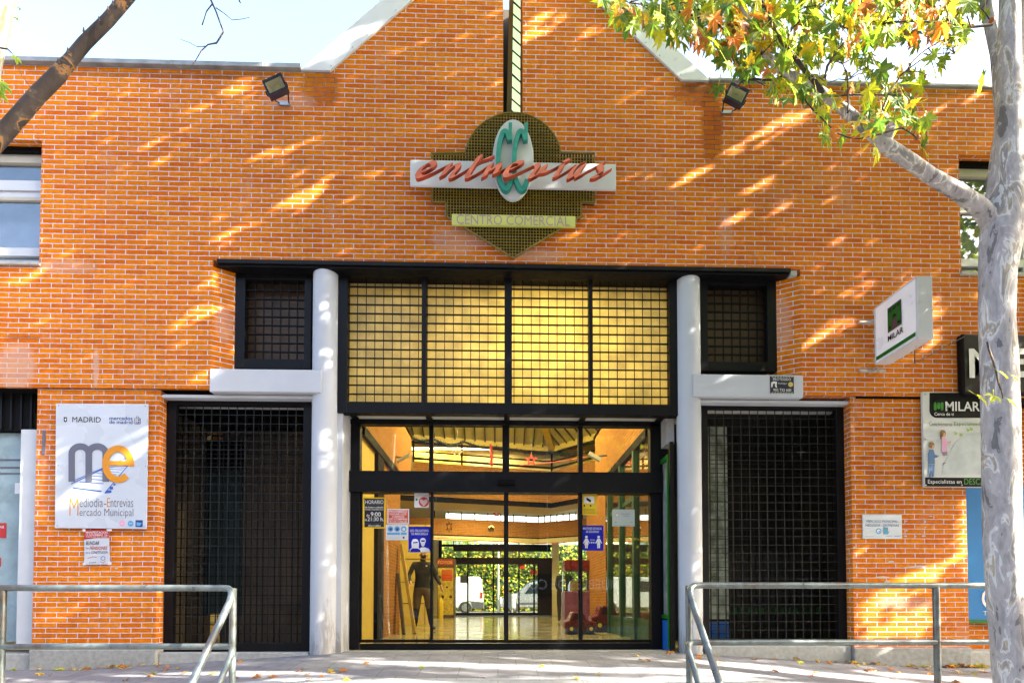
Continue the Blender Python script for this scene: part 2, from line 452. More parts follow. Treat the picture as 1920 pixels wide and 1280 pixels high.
INK = mat("ink_black", (.005, .005, .007), .6, var=0, spec=.15)
REDP = mat("print_red", (.42, .012, .012), .5, var=.04)
ORGP = mat("print_orange_red", (.60, .06, .015), .5, var=.04)
BLUP = mat("print_blue", (.008, .012, .36), .5, var=.04, spec=.2)
YELP = mat("print_yellow", (.70, .48, .004), .5, var=.03)
CYAP = mat("print_light_blue", (.10, .35, .62), .5, var=.05)
GRYP = mat("print_grey", (.11, .115, .16), .5, var=.03)
GOLDP = mat("print_amber", (.62, .24, .003), .45, var=.03)
NAVY = mat("print_navy", (.01, .04, .22), .5, var=.03)
PINKP = mat("print_pink", (.75, .35, .50), .5, var=.03)
GREYTXT = mat("print_mid_grey", (.14, .135, .15), .6, var=0)
GRNP = mat("print_green", (.02, .20, .012), .5, var=.03)
WHTP = mat("print_white", (.85, .86, .88), .5, var=0)
YIN = mat("yellow_interior", (.72, .50, .10), .6, var=.1)
CREAM = mat("cream_interior", (.72, .62, .36), .7, var=.08)
STEEL = mat("steel_bits", (.5, .5, .5), .35, metal=.8, var=.2)
GLS = glass_mat("door_glass", (.82, .84, .79), 1.1)
WGL = glass_mat("window_glass", (.80, .84, .88), 1.6, dirt=.04)

# ---------------------------------------------------------------- lettering
def text_mesh(txt, bold=0.0, shear=0.0):
    cu = bpy.data.curves.new("t", 'FONT'); cu.body = txt; cu.size = 1; cu.offset = bold; cu.shear = shear
    cu.resolution_u = 3; cu.align_x = 'LEFT'
    ob = bpy.data.objects.new("t", cu); COL.objects.link(ob)
    dg = bpy.context.evaluated_depsgraph_get(); dg.update()
    me = bpy.data.meshes.new_from_object(ob.evaluated_get(dg))
    vs = [v.co.copy() for v in me.vertices]; fs = [list(p.vertices) for p in me.polygons]
    bpy.data.objects.remove(ob); bpy.data.curves.remove(cu); bpy.data.meshes.remove(me)
    return vs, fs
def text_in(mb, txt, x0, z0, x1, z1, Y, material, bold=0.0, shear=0.0, mapf=None):
    """fill the rectangle with lettering; faces towards -Y"""
    vs, fs = text_mesh(txt, bold, shear)
    if not vs: return
    ax = min(v.x for v in vs); bx = max(v.x for v in vs); ay = min(v.y for v in vs); by = max(v.y for v in vs)
    out = []
    for v in vs:
        u = x0 + (v.x - ax) / (bx - ax) * (x1 - x0); q = z0 + (v.y - ay) / (by - ay) * (z1 - z0)
        out.append(mapf(u, q) if mapf else (u, Y, q))
    mb.add(out, fs, material)
def ptext(mb, txt, px0, py0, px1, py1, Y, material, bold=0.0, shear=0.0):
    a = at(px0, py1, Y); b = at(px1, py0, Y)
    text_in(mb, txt, a.x, a.z, b.x, b.z, Y, material, bold, shear)
def pbox(mb, px0, py0, px1, py1, Y, d, material):
    a = at(px0, (py0 + py1) / 2, Y); b = at(px1, (py0 + py1) / 2, Y)
    z0 = at((px0 + px1) / 2, py1, Y).z; z1 = at((px0 + px1) / 2, py0, Y).z
    mb.box(a.x, b.x, Y, Y + d, z0, z1, material)
def ppoly(mb, pts, Y, d, material):
    mb.prism([at(x, y, Y) for x, y in pts], (0, d, 0), material)
def pdisc(mb, px, py, r, Y, d, material, seg=24, ry=None):
    ppoly(mb, [(px + r * math.cos(2 * math.pi * k / seg), py - (ry or r) * math.sin(2 * math.pi * k / seg)) for k in range(seg)], Y, d, material)
def pstroke(mb, pts, w_, Y, d, material):
    """poly-line ribbon of width w_ (pixels) on plane Y"""
    for (a, b) in zip(pts[:-1], pts[1:]):
        dx, dy = b[0] - a[0], b[1] - a[1]; l = math.hypot(dx, dy) or 1
        nx, ny = -dy / l * w_ / 2, dx / l * w_ / 2
        ppoly(mb, [(a[0] + nx, a[1] + ny), (b[0] + nx, b[1] + ny), (b[0] - nx, b[1] - ny), (a[0] - nx, a[1] - ny)], Y, d, material)
# ================================================================= GROUND
def ground_z(x, y):
    ax = max(0.0, abs(x - .1) - 2.1)
    z = -.005 - .06 * min(ax, 3.0)
    if y < 0:
        z -= .085 * min(-y, 2.3)
    return z
def step_z(x, y):
    z = ground_z(x, y)
    if y < -2.3:
        k = min(5, int((-y - 2.3) / .32) + 1)
        z = ground_z(x, -2.3) - .14 * k
    return z
def ground_mat(name, base, bw, rh, ms, joint):
    m = bpy.data.materials.new(name); m.use_nodes = True
    N = m.node_tree.nodes; L = m.node_tree.links; b = N["Principled BSDF"]
    uv = N.new("ShaderNodeUVMap"); uv.uv_map = "UVMap"
    bk = N.new("ShaderNodeTexBrick"); bk.inputs["Scale"].default_value = 1; bk.inputs["Brick Width"].default_value = bw; bk.inputs["Row Height"].default_value = rh
    bk.inputs["Mortar Size"].default_value = ms; bk.inputs["Color1"].default_value = (*base, 1); bk.inputs["Color2"].default_value = (*[c * .86 for c in base], 1)
    bk.inputs["Mortar"].default_value = (*joint, 1); L.new(uv.outputs[0], bk.inputs["Vector"])
    geo = N.new("ShaderNodeNewGeometry")
    nz = N.new("ShaderNodeTexNoise"); nz.inputs["Scale"].default_value = 7; nz.inputs["Detail"].default_value = 9; nz.inputs["Roughness"].default_value = .7
    L.new(geo.outputs["Position"], nz.inputs["Vector"])
    mr = N.new("ShaderNodeMapRange"); mr.inputs[1].default_value = .3; mr.inputs[2].default_value = .7; mr.inputs[3].default_value = .72; mr.inputs[4].default_value = 1.2
    L.new(nz.outputs["Fac"], mr.inputs[0])
    v = N.new("ShaderNodeVectorMath"); v.operation = 'SCALE'; L.new(bk.outputs["Color"], v.inputs[0]); L.new(mr.outputs[0], v.inputs["Scale"])
    L.new(v.outputs[0], b.inputs["Base Color"]); b.inputs["Roughness"].default_value = .85
    bp = N.new("ShaderNodeBump"); bp.inputs["Strength"].default_value = .5; bp.inputs["Distance"].default_value = .006
    L.new(nz.outputs["Fac"], bp.inputs["Height"]); L.new(bp.outputs[0], b.inputs["Normal"])
    MATS[name] = m; return m
PAV = ground_mat("pavement_slabs", (.17, .165, .18), .40, .40, .006, (.09, .09, .09))
STO = ground_mat("edge_stone", (.34, .34, .34), .80, .35, .006, (.2, .2, .2))
ASP = mat("asphalt", (.05, .05, .052), .9, var=.25, scale=60, bump=.5)
SOIL = mat("far_ground", (.12, .11, .09), .95, var=.3, scale=2)
def strip(name, xs, ys, zf, material, thick=0):
    mb = MB(); vs = [(x, y, zf(x, y)) for y in ys for x in xs]; n = len(xs)
    mb.add(vs, [(j * n + i, j * n + i + 1, (j + 1) * n + i + 1, (j + 1) * n + i) for j in range(len(ys) - 1) for i in range(n - 1)], material)
    return tag(mb.build(name), kind="structure")
xs = [-30, -12] + [-9 + .3 * i for i in range(61)] + [12, 30]
strip("pavement", xs, [-1.30, -1.0, -.7, -.4, -.15, .28], ground_z, PAV)
strip("pavement_edge", xs, [-2.3, -2.0, -1.65, -1.30], lambda x, y: ground_z(x, y) + .0, STO)
mb = MB()
zt = ground_z(0, -2.3)
for k in range(6):
    y1 = -2.3 - .32 * k; top = zt - .14 * (k + 1) + .14
    mb.box(-30, 30, y1 - .32, y1 - .001, top - .14 - .5, top - .14, STO)
tag(mb.build("steps"), kind="structure")
ZS = zt - .14 * 6
mb = MB(); mb.box(-40, 40, -9, -4.2, ZS - .3, ZS - .01, PAV); tag(mb.build("lower_pavement"), kind="structure")
mb = MB(); mb.box(-60, 60, -40, -9.002, ZS - .5, ZS - .14, ASP); tag(mb.build("road"), kind="structure")
mb = MB(); mb.box(-200, 200, -200, 200, ZS - 1.0, ZS - .52, SOIL); tag(mb.build("ground"), kind="structure")
# ================================================================= BUILDING
B = thing("shopping_centre", "orange brick shopping centre with white round columns and a wide glazed entrance under a gable", "building")
TH = .61
zroofL = at(300, 131, 0).z
zroofL = (at(100, 131, 0).z + at(500, 131, 0).z) / 2
zroofR = (at(1400, 152, 0).z + at(1800, 166, 0).z) / 2
zroof = (zroofL + zroofR) / 2
zlint = (at(410, 489, 0).z + at(1480, 503, 0).z) / 2
zbot = (at(200, 731, 0).z + at(1600, 737, 0).z) / 2
xHL, xHR = PX(397, 0, 600), PX(1502, 0, 600)          # recess edges
xWL = PX(76, 0, 380); zWLt = at(40, 262, 0).z; zWLb = at(40, 498, 0).z
xWR = PX(1800, 0, 400); zWRt = at(1830, 290, 0).z; zWRb = at(1830, 517, 0).z
xS0, xS1 = PX(943.5, 0, 100), PX(980, 0, 100); zS = at(960, 211, 0).z
xPL0, xPL1 = PX(64, .03, 1000), PX(296, .03, 1000)     # left pier
xPR0, xPR1 = PX(1598, .03, 1000), PX(1813, .03, 1000)  # right pier
def grid_wall(mb, xs, zs, solid, y0, y1, material):
    nx, nz = len(xs) - 1, len(zs) - 1
    S_ = lambda i, j: 0 <= i < nx and 0 <= j < nz and solid(i, j)
    for i in range(nx):
        for j in range(nz):
            if not S_(i, j): continue
            a, b, c, d = xs[i], xs[i + 1], zs[j], zs[j + 1]
            mb.add([(a, y0, c), (b, y0, c), (b, y0, d), (a, y0, d)], [(0, 1, 2, 3)], material)
            mb.add([(a, y1, c), (b, y1, c), (b, y1, d), (a, y1, d)], [(3, 2, 1, 0)], material)
            if not S_(i - 1, j): mb.add([(a, y0, c), (a, y1, c), (a, y1, d), (a, y0, d)], [(3, 2, 1, 0)], material)
            if not S_(i + 1, j): mb.add([(b, y0, c), (b, y1, c), (b, y1, d), (b, y0, d)], [(0, 1, 2, 3)], material)
            if not S_(i, j - 1): mb.add([(a, y0, c), (b, y0, c), (b, y1, c), (a, y1, c)], [(3, 2, 1, 0)], material)
            if not S_(i, j + 1): mb.add([(a, y0, d), (b, y0, d), (b, y1, d), (a, y1, d)], [(0, 1, 2, 3)], material)
XL, XR = -12.0, 13.0
xWLo, xWRo = PX(-160, 0, 380), PX(2080, 0, 400)
X_ = [XL, xWLo, xWL, xHL, xS0, xS1, xHR, xWR, xWRo, XR]
Z_ = [zbot, zWRb, zWLb, zlint, zWRt, zWLt, zS, zroof]
def rect_hole(x0, x1, z0, z1): return (x0, x1, z0, z1)
holes = [(xWLo, xWL, zWLb, zWLt), (xWR, xWRo, zWRb, zWRt), (xHL, xHR, zbot, zlint), (xS0, xS1, zS, zroof)]
Z_ = sorted(Z_)
def solid(i, j):
    cx, cz = (X_[i] + X_[i + 1]) / 2, (Z_[j] + Z_[j + 1]) / 2
    return not any(a < cx < b and c < cz < d for a, b, c, d in holes)
mb = MB(); grid_wall(mb, X_, Z_, solid, 0.0, TH, BRK)
# gable
gL0, gL1 = at(620, 133, 0), at(775, 0, 0)
gR0, gR1 = at(1277, 148, 0), at(1115, -4, 0)
slope = ((gL1.z - gL0.z) / (gL1.x - gL0.x) + (gR1.z - gR0.z) / (gR0.x - gR1.x)) / 2
gxL, gxR = gL0.x, gR0.x
xc = (gxL + gxR) / 2
za = zroof + slope * (xc - gxL)
def gz(x): return zroof + slope * (x - gxL) if x < xc else zroof + slope * (gxR - x)
mb.prism([(gxL, 0, zroof), (xS0, 0, zroof), (xS0, 0, gz(xS0))], (0, TH, 0), BRK)
mb.prism([(xS1, 0, zroof), (gxR, 0, zroof), (xS1, 0, gz(xS1))], (0, TH, 0), BRK)
mb.build("upper_wall", B)
# gable fascias
for sgn, g0, xe in ((-1, gxL, xS0), (1, gxR, xS1)):
    mb = MB(); wd = .36
    P = [(g0, -.025, zroof + .004), (g0 + sgn * wd, -.025, zroof + .004), (xc + sgn * wd, -.025, za), (xc, -.025, za)]
    mb.prism(P, (0, .5, 0), WHTG)
    for t in (.02, .14, .22, .38, .55, .75):
        x = g0 + (xc - g0) * t + sgn * .03; z = gz(x - sgn * .03) + .02
        mb.disc((x, -.031, z), .008, .006, STEEL, 8)
    mb.split("gable_fascia", B)
# copings
mb = MB(); xe = PX(563, -.05, 128)
mb.box(XL, xe, -.05, TH + .05, zroof + .004, zroof + .062, ZINC)
for k in range(9): mb.box(XL + 1.1 * k + .3, XL + 1.1 * k + .312, -.053, TH, zroof + .003, zroof + .066, ZINC)
mb.build("coping", B, bevel=.012)
mb = MB(); xe = PX(1330, -.05, 150)
mb.box(xe, XR, -.03, TH + .05, zroof + .004, zroof + .042, ZINC); mb.build("coping", B, bevel=.01)
# piers, plinths
mb = MB()
zp = at(180, 1217, .03).z
for a, b in ((xPL0, xPL1), (xPR0, xPR1)):
    mb.box(a, b, .03, .16, zp, zbot - .006, BRK)
mb.split("brick_pier", B, bevel=.004)
mb = MB()
for a, b in ((xPL0 - .01, xPL1 + .01), (xPR0 - .01, xPR1 + .01)):
    mb.box(a, b, .005, .2, -.6, zp, CONC)
xg0, xg1 = PX(305, .15, 1000), PX(583, .15, 1000)
xh0, xh1 = PX(1322, .15, 1000), PX(1587, .15, 1000)
zg = at(440, 1222, .1).z
mb.split("plinth", B, bevel=.01)
mb = MB()
mb.box(xPL1 + .012, PX(580, .1, 1200), .06, .7, -.6, zg, CONCW); mb.box(PX(1322, .1, 1200), xPR0 - .012, .06, .7, -.6, at(1450, 1210, .1).z, CONCW)
mb.box(XL, xPL0 - .012, .06, .7, -.6, zg - .01, CONCW); mb.box(xPR1 + .012, XR, .06, .7, -.6, zg - .01, CONCW)
mb.split("kerb_plinth", B, bevel=.01)
# black strips painting the shadow line over the piers
mb = MB(); mb.box(PX(1600, .1), XR, .02, .3, zbot - .03, zbot - .002, BLKM); mb.box(XL, PX(395), .045, .3, zbot - .012, zbot - .002, BLKM); mb.split("shadow_strip", B)
# columns
for cx, ww in ((609, 47), (1292, 45)):
    X = PX(cx, .15, 800); r = ww / 2 * 6.65 / 1000
    mb = MB(); mb.tube([(X, .16, -.1), (X, .16, zlint - .085)], r, WHT, 32); mb.build("column", B)
# splayed jambs of the upper recess and of the gate openings
mb = MB(); xs_ = PX(440, .13, 600)
mb.prism([(xHL - .001, .001, zbot), (xs_, .13, zbot), (xs_, TH - .01, zbot), (xHL - .001, TH - .01, zbot)], (0, 0, zlint - .082 - zbot), BRK); mb.build("splayed_jamb", B)
mb = MB(); xs_ = PX(1456, .13, 600)
mb.prism([(xHR + .001, .001, zbot), (xHR + .001, TH - .01, zbot), (xs_, TH - .01, zbot), (xs_, .13, zbot)], (0, 0, zlint - .082 - zbot), BRK); mb.build("splayed_jamb", B)
# lintel beams
mb = MB(); zb1 = (at(490, 695, 0).z + at(1400, 700, 0).z) / 2; zb0 = (at(490, 738, 0).z + at(1400, 742, 0).z) / 2
xcL, xcR = PX(609, .15), PX(1292, .15)
mb.box(xHL - .012, xcL, -.012, .40, zb0, zb1, WHT); mb.build("white_beam", B, bevel=.012)
mb = MB(); mb.box(xcR, xHR + .012, -.012, .40, zb0, zb1, WHT); mb.build("white_beam", B, bevel=.012)
mb = MB(); mb.box(PX(300, .1), xcL - .1, .06, .45, zb0 - .05, zb0 - .014, WHT); mb.box(xcR + .1, PX(1590, .1), .06, .45, zb0 - .05, zb0 - .014, WHT); mb.split("lintel_ledge", B)
mb = MB(); mb.box(PX(300, .1), xHL, .35, .45, zb0 - .014, zbot + .1, BLKM); mb.box(xHR, PX(1590, .1), .35, .45, zb0 - .014, zbot + .1, BLKM); mb.split("gap_shade", B)  # black boards stand in for the shade in the gap above the ledge
# black top lintel
mb = MB(); mb.box(PX(400, -.03), PX(1489, -.03), -.03, TH, zlint - .055, zlint - .002, BLK)
mb.box(PX(404, -.02), PX(1484, -.02), -.004, TH, zlint - .08, zlint - .056, BLK)
mb.build("black_lintel", B, bevel=.006)
mb = MB(); p = at(1490, 512, -.01); mb.box(p.x - .05, p.x + .03, -.012, .1, p.z - .03, p.z + .03, CONCW); mb.build("mortar_patch", B)

GBAR = mat("gate_bar_grey", (.011, .014, .015), .45, var=.3, scale=30, spec=.4)
def frame_grille(name, Y, ox0, oy0, ox1, oy1, ix0, iy0, ix1, iy1, dep, nv, nh, bar, mullions=(), grn="grille", hb=None, bard=.022, pin=None):
    """outer frame rect and inner opening in photo pixels, grille bars"""
    o0 = at(ox0, oy1, Y); o1 = at(ox1, oy0, Y); i0 = at(ix0, iy1, Y); i1 = at(ix1, iy0, Y)
    mb = MB()
    mb.box(o0.x, i0.x, Y, Y + dep, o0.z, o1.z, BLK); mb.box(i1.x, o1.x, Y, Y + dep, o0.z, o1.z, BLK)
    mb.box(i0.x, i1.x, Y + .001, Y + dep, o0.z, i0.z, BLK); mb.box(i0.x, i1.x, Y + .001, Y + dep, i1.z, o1.z, BLK)
    fr = mb.build(name, B, bevel=.004)
    mb = MB(); yb = Y + dep * .45
    hb = hb or bar
    rnd = random.Random(hash(name) % 99)
    for k in range(1, nv):
        x = i0.x + (i1.x - i0.x) * k / nv
        mb.box(x - bar / 2, x + bar / 2, yb, yb + bard, i0.z, i1.z, GBAR if name == "gate" else BLK)
    for k in range(1, nh):
        z = i0.z + (i1.z - i0.z) * k / nh
        mb.box(i0.x, i1.x, yb - .004, yb + bard * (.6 if name == "gate" else 1.3), z - hb / 2, z + hb / 2, GBAR if name == "gate" else BLK)
    for (m0, m1) in mullions:
        mb.box(PX(m0, Y), PX(m1, Y), Y + .012, Y + dep, i0.z, i1.z, BLK)
    g = mb.build(grn, fr)
    g.parent = fr
    return fr, i0, i1
YG = .13
PAN = panel_mat("yellow_sheet", (.78, .70, .40), .60)
PANB = panel_mat("brown_sheet", (.12, .075, .04), .15)
frame_grille("grille_frame", YG, 440, 500, 584, 690, 458, 525, 571, 672, .10, 7, 9, .011)
frame_grille("grille_frame", YG, 1314, 512, 1456, 694, 1328, 534, 1438, 677, .10, 7, 9, .011)
frame_grille("grille_frame", YG, 632, 497, 1272, 773, 650, 525, 1255, 752, .12, 37, 14, .0085, ((789, 797), (946, 960), (1106, 1113)), hb=.0135, bard=.012)
zsf0 = at(960, 770, YG + .2).z
mb = MB(); a = at(650, 780, YG + .3); b = at(1262, 500, YG + .3)
mb.box(PX(640, YG + .2), PX(1262, YG + .2), YG + .18, YG + .20, zsf0, zlint, PAN); mb.build("translucent_panel", B)
a = at(440, 700, .36); mb = MB(); mb.box(PX(441, .13), PX(625, .36), .34, .36, zb1, zlint, PANB)
mb.box(PX(1290, .36), PX(1456, .13), .34, .36, zb1, zlint, PANB); mb.split("brown_panel", B)
# lower gates
def gate(ox0, ox1, ix0, ix1, oyt, oyb, iyt, iyb, nv, nh):
    return frame_grille("gate", .16, ox0, oyt, ox1, oyb, ix0, iyt, ix1, iyb, .07, nv, nh, .006, hb=.006, bard=.012)
gate(306, 584, 323, 569, 745, 1221, 761, 1205, 15, 27)
gate(1319, 1587, 1331, 1567, 749, 1214, 768, 1197, 15, 27)
# gate recesses: second grille, back wall, teal door
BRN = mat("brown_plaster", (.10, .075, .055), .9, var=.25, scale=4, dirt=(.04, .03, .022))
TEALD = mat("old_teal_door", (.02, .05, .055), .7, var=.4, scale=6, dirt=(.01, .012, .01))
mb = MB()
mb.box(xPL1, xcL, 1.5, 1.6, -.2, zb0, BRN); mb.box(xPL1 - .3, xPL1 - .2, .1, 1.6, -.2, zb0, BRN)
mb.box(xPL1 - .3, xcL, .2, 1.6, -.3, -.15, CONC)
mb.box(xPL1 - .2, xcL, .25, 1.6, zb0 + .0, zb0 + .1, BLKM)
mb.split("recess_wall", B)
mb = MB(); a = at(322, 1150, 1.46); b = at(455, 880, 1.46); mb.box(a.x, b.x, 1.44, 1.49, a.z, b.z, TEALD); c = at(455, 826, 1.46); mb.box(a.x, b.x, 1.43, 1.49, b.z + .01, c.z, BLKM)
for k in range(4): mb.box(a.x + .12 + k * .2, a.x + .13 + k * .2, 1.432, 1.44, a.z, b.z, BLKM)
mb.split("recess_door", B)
mb = MB(); a = at(325, 1205, .62); b = at(572, 782, .62)
for k in range(23):
    x = a.x + (b.x - a.x) * k / 22; mb.box(x - .006, x + .006, .62, .634, a.z, b.z, BLK)
for k in range(25):
    z = a.z + (b.z - a.z) * k / 24; mb.box(a.x, b.x, .615, .63, z - .005, z + .005, BLK)
mb.split("inner_grille", B)
DARK = mat("dark_room", (.006, .005, .005), .8, var=.3)  # near-black walls paint the unlit void behind the right gate
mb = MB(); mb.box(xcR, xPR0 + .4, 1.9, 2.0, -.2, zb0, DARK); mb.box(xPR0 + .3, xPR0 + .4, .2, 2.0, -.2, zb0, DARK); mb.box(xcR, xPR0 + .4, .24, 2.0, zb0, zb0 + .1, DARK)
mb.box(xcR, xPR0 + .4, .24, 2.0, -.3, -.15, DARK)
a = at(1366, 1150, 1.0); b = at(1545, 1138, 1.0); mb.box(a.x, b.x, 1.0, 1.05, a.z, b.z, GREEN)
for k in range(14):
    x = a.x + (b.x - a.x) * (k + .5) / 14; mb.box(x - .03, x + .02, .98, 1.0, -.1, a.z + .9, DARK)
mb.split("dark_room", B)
mb = MB()
a = at(1334, 1205, .62); b = at(1372, 782, .62)
for k in range(4):
    x = a.x + (b.x - a.x) * k / 3; mb.box(x - .006, x + .006, .62, .634, a.z, b.z, BLK)
for k in range(25):
    z = a.z + (b.z - a.z) * k / 24; mb.box(a.x, at(1560, 900, .62).x, .615, .63, z - .003, z + .003, BLK)
for k in range(14):
    x = b.x + (at(1560, 900, .62).x - b.x) * (k + 1) / 14; mb.box(x - .003, x + .003, .62, .63, a.z, b.z, BLK)
mb.split("inner_grille", B)
mb = MB(); a = at(1331, 1160, .9); b = at(1363, 800, .9); mb.box(a.x, b.x, .9, .905, a.z, b.z, mat("window_foliage_reflection", (.35, .40, .34), .15, var=.5, scale=7, dirt=(.08, .14, .04), dscale=4))  # pale and green mottling paints foliage reflected in the pane
c = at(1331, 1200, .9); mb.box(a.x, b.x, .9, .91, c.z, a.z - .03, mat("blue_panel", (.01, .12, .50), .4, var=.05))
mb.split("side_shop_window", B)
# side returns between columns and the sliding door
xRet0, xRet1 = -1.94, 2.17
YD = .50
mb = MB(); mb.box(xRet0 - .12, xRet0, .16, YD + .1, -.1, 3.05, WHT)
mb.split("entrance_reveal", B)
zsf_ = at(960, 776, .27).z
mb = MB(); mb.box(xRet1, xRet1 + .1, .27, YD + .1, 2.65, zsf_ - .002, CONCW)
mb.box(xRet1, xRet1 + .05, .14, .19, 0, 2.64, BLK); mb.box(xRet1 - .01, xRet1 + .04, .20, .25, .03, 2.5, GREEN); mb.box(xRet1 - .01, xRet1 + .04, .25, YD, 2.44, 2.5, GREEN); mb.box(xRet1 - .01, xRet1 + .04, .25, YD, .40, .45, GREEN)
mb.box(xRet1, xRet1 + .03, .20, YD, 0, .38, mat("blue_panel", (.01, .12, .50)))
mb.box(xRet1 + .02, xRet1 + .03, .25, YD, .45, 2.44, mat("milky_glass", (.25, .28, .27), .15, var=.3))
mb.build("green_side_frame", B)
# porch soffit
mb = MB(); zsf = at(960, 776, .27).z
mb.box(xcL, xcR, .256, YD + .1, zsf, zsf + .05, mat("soffit_white", (.60, .58, .50), .8, var=.05))
for px in (668, 806, 950, 1090, 1232):
    x = PX(px, YD); mb.box(x - .035, x + .035, .26, YD + .1, zsf - .03, zsf - .001, BLK)
mb.build("porch_soffit", B)
# ---- sliding door set
D = MB()
dx0, dx1 = PX(655, YD), PX(1238, YD)
zt_ = at(950, 786, YD).z
def dbox(px0, py0, px1, py1, y0, y1):
    a = at(px0, py1, YD); b = at(px1, py0, YD); D.box(a.x, b.x, YD + y0, YD + y1, a.z, b.z, BLK)
dbox(655, 785, 1240, 794, 0, .12); dbox(655, 887, 1240, 922, -.05, .14); dbox(655, 794, 675, 1216, 0, .12); dbox(1222, 794, 1240, 1216, 0, .12)
dbox(804, 794, 812, 887, .01, .11); dbox(942, 794, 955, 887, .01, .11); dbox(1085, 794, 1093, 887, .01, .11)
dbox(675, 1205, 1222, 1217, .0, .10)
D.box(dx0 - .2, dx0, YD, YD + .12, -.1, zt_, BLK); D.box(dx1, dx1 + .1, YD, YD + .12, -.1, zt_, BLK)
dfr = D.build("sliding_door", B, bevel=.004)
mb = MB(); p = at(949, 904, YD - .06); mb.box(p.x - .11, p.x + .11, YD - .10, YD - .05, p.z - .035, p.z + .03, BLKM); mb.build("door_sensor", dfr)
def leafframe(px0, px1, yo):
    mb = MB(); a = at(px0, 1206, YD); b = at(px1, 922, YD); w_ = .03
    mb.box(a.x, a.x + w_, YD + yo, YD + yo + .035, a.z + .01, b.z, BLK); mb.box(b.x - w_, b.x, YD + yo, YD + yo + .035, a.z + .01, b.z, BLK)
    mb.box(a.x + w_, b.x - w_, YD + yo, YD + yo + .035, a.z + .01, a.z + .05, BLK)
    o = mb.build("door_leaf", B)
    g = MB(); g.box(a.x + w_, b.x - w_, YD + yo + .014, YD + yo + .020, a.z + .05, b.z, GLS); g.build("pane", o)
leafframe(671, 812, .045); leafframe(806, 949, .005); leafframe(949, 1092, .005); leafframe(1086, 1226, .045)
for a_, b_ in ((675, 804), (812, 942), (955, 1085), (1093, 1222)):
    mb = MB(); a = at(a_, 887, YD); b = at(b_, 794, YD); mb.box(a.x, b.x, YD + .055, YD + .061, a.z, b.z, GLS); mb.build("transom_pane", dfr)
mb = MB(); mb.box(xcL + .1, xcR - .1, .25, .60, -.10, -.012, mat("threshold_stone", (.34, .34, .33), .7, var=.15, scale=12)); mb.build("threshold", B)
# ---- side window left and right, upper floor
GRYF = mat("window_white_frame", (.62, .66, .72), .4, var=.04)
BLIND = mat("shutter_cream", (.42, .40, .34), .6, var=.05)
def side_window(x0, x1, zb, zt, nm, Yw=.16):
    mb = MB(); mb.box(x0, x1, .10, .2, zt - .07, zt, BLKM); top = zt - .07
    H = zt - zb
    mb.box(x0, x1, Yw - .02, Yw + .05, top - .10, top, BLIND)
    fr = mb.build("window", B)
    g = MB()
    for a, b in ((.30, .345), (.0, .02)): pass
    def bar(f0, f1, d=0, m_=GRYF): g.box(x0, x1, Yw - d, Yw + .05, zt - H * f1, zt - H * f0, m_)
    bar(.255, .335, .02); bar(.385, .41, .01, BLIND); bar(.335, .385, 0, GRYF); bar(.80, .865, .02); bar(.955, .97, .01)
    inner = x1 if x1 > x0 and x1 < 0 else x0
    g.box(x0 - .0, x0 + .03, Yw - .015, Yw + .049, zb, zt - .18, GRYF); g.box(x1 - .03, x1, Yw - .015, Yw + .049, zb, zt - .18, GRYF)
    g.box((x0 + x1) / 2 - .02, (x0 + x1) / 2 + .02, Yw - .014, Yw + .048, zb, zt - .18, GRYF)
    g.build("window_frame", fr)
    p_ = MB(); p_.box(x0, x1, Yw + .02, Yw + .026, zb, zt - .18, WGL); p_.build("pane", fr)
    q = MB(); q.box(x0, x1, Yw + .22, Yw + .24, zb, zt, mat("curtain_grey", (.50, .52, .58), .9, var=.2, scale=3)); q.build("curtain", fr)
    s_ = MB(); s_.box(x0 - .02, x1 + .02, -.035, Yw - .021, zb - .002, zb + .035, CONCW); s_.build("sill", fr)
side_window(xWLo, xWL, zWLb, zWLt, "l"); side_window(xWR, xWRo, zWRb, zWRt, "r")
# ---- slot window in the gable
mb = MB(); zS1 = za + .2
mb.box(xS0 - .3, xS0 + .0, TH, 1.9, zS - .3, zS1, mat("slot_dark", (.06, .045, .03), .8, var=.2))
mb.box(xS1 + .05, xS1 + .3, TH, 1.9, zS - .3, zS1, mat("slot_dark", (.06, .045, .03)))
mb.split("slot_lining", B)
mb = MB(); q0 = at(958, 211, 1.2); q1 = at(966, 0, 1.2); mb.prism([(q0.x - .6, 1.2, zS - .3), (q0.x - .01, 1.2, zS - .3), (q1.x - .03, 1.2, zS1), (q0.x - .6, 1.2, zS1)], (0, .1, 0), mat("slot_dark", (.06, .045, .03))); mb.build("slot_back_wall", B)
mb = MB(); p0 = at(948, 210, .9); p1 = at(958, 0, .9)
mb.prism([(p0.x, .62, zS), (p0.x + .06, .62, zS), (p0.x + .115, .62, zS1), (p0.x + .055, .62, zS1)], (0, .06, 0), mat("olive_post", (.34, .26, .02), .5, var=.1))
mb.build("slot_post", B)
mb = MB(); n = 16
PG = glass_mat("slot_glazing", (1.0, .95, .55), .2)
mb.prism([(p0.x + .05, .72, zS - .1), (xS1 + .1, .72, zS - .1), (xS1 + .1, .72, zS1), (p0.x + .10, .72, zS1)], (0, .01, 0), PG)
for k in range(n):
    z = zS + .02 + k * .175
    mb.prism([(p0.x + .06, .70, z + .14), (p0.x + .06, .70, z + .155 + (.012 if k % 3 == 0 else 0)), (xS1 + .02, .70, z + .015), (xS1 + .02, .70, z)], (0, .012, 0), BLKM)
mb.build("slot_glazing", B)
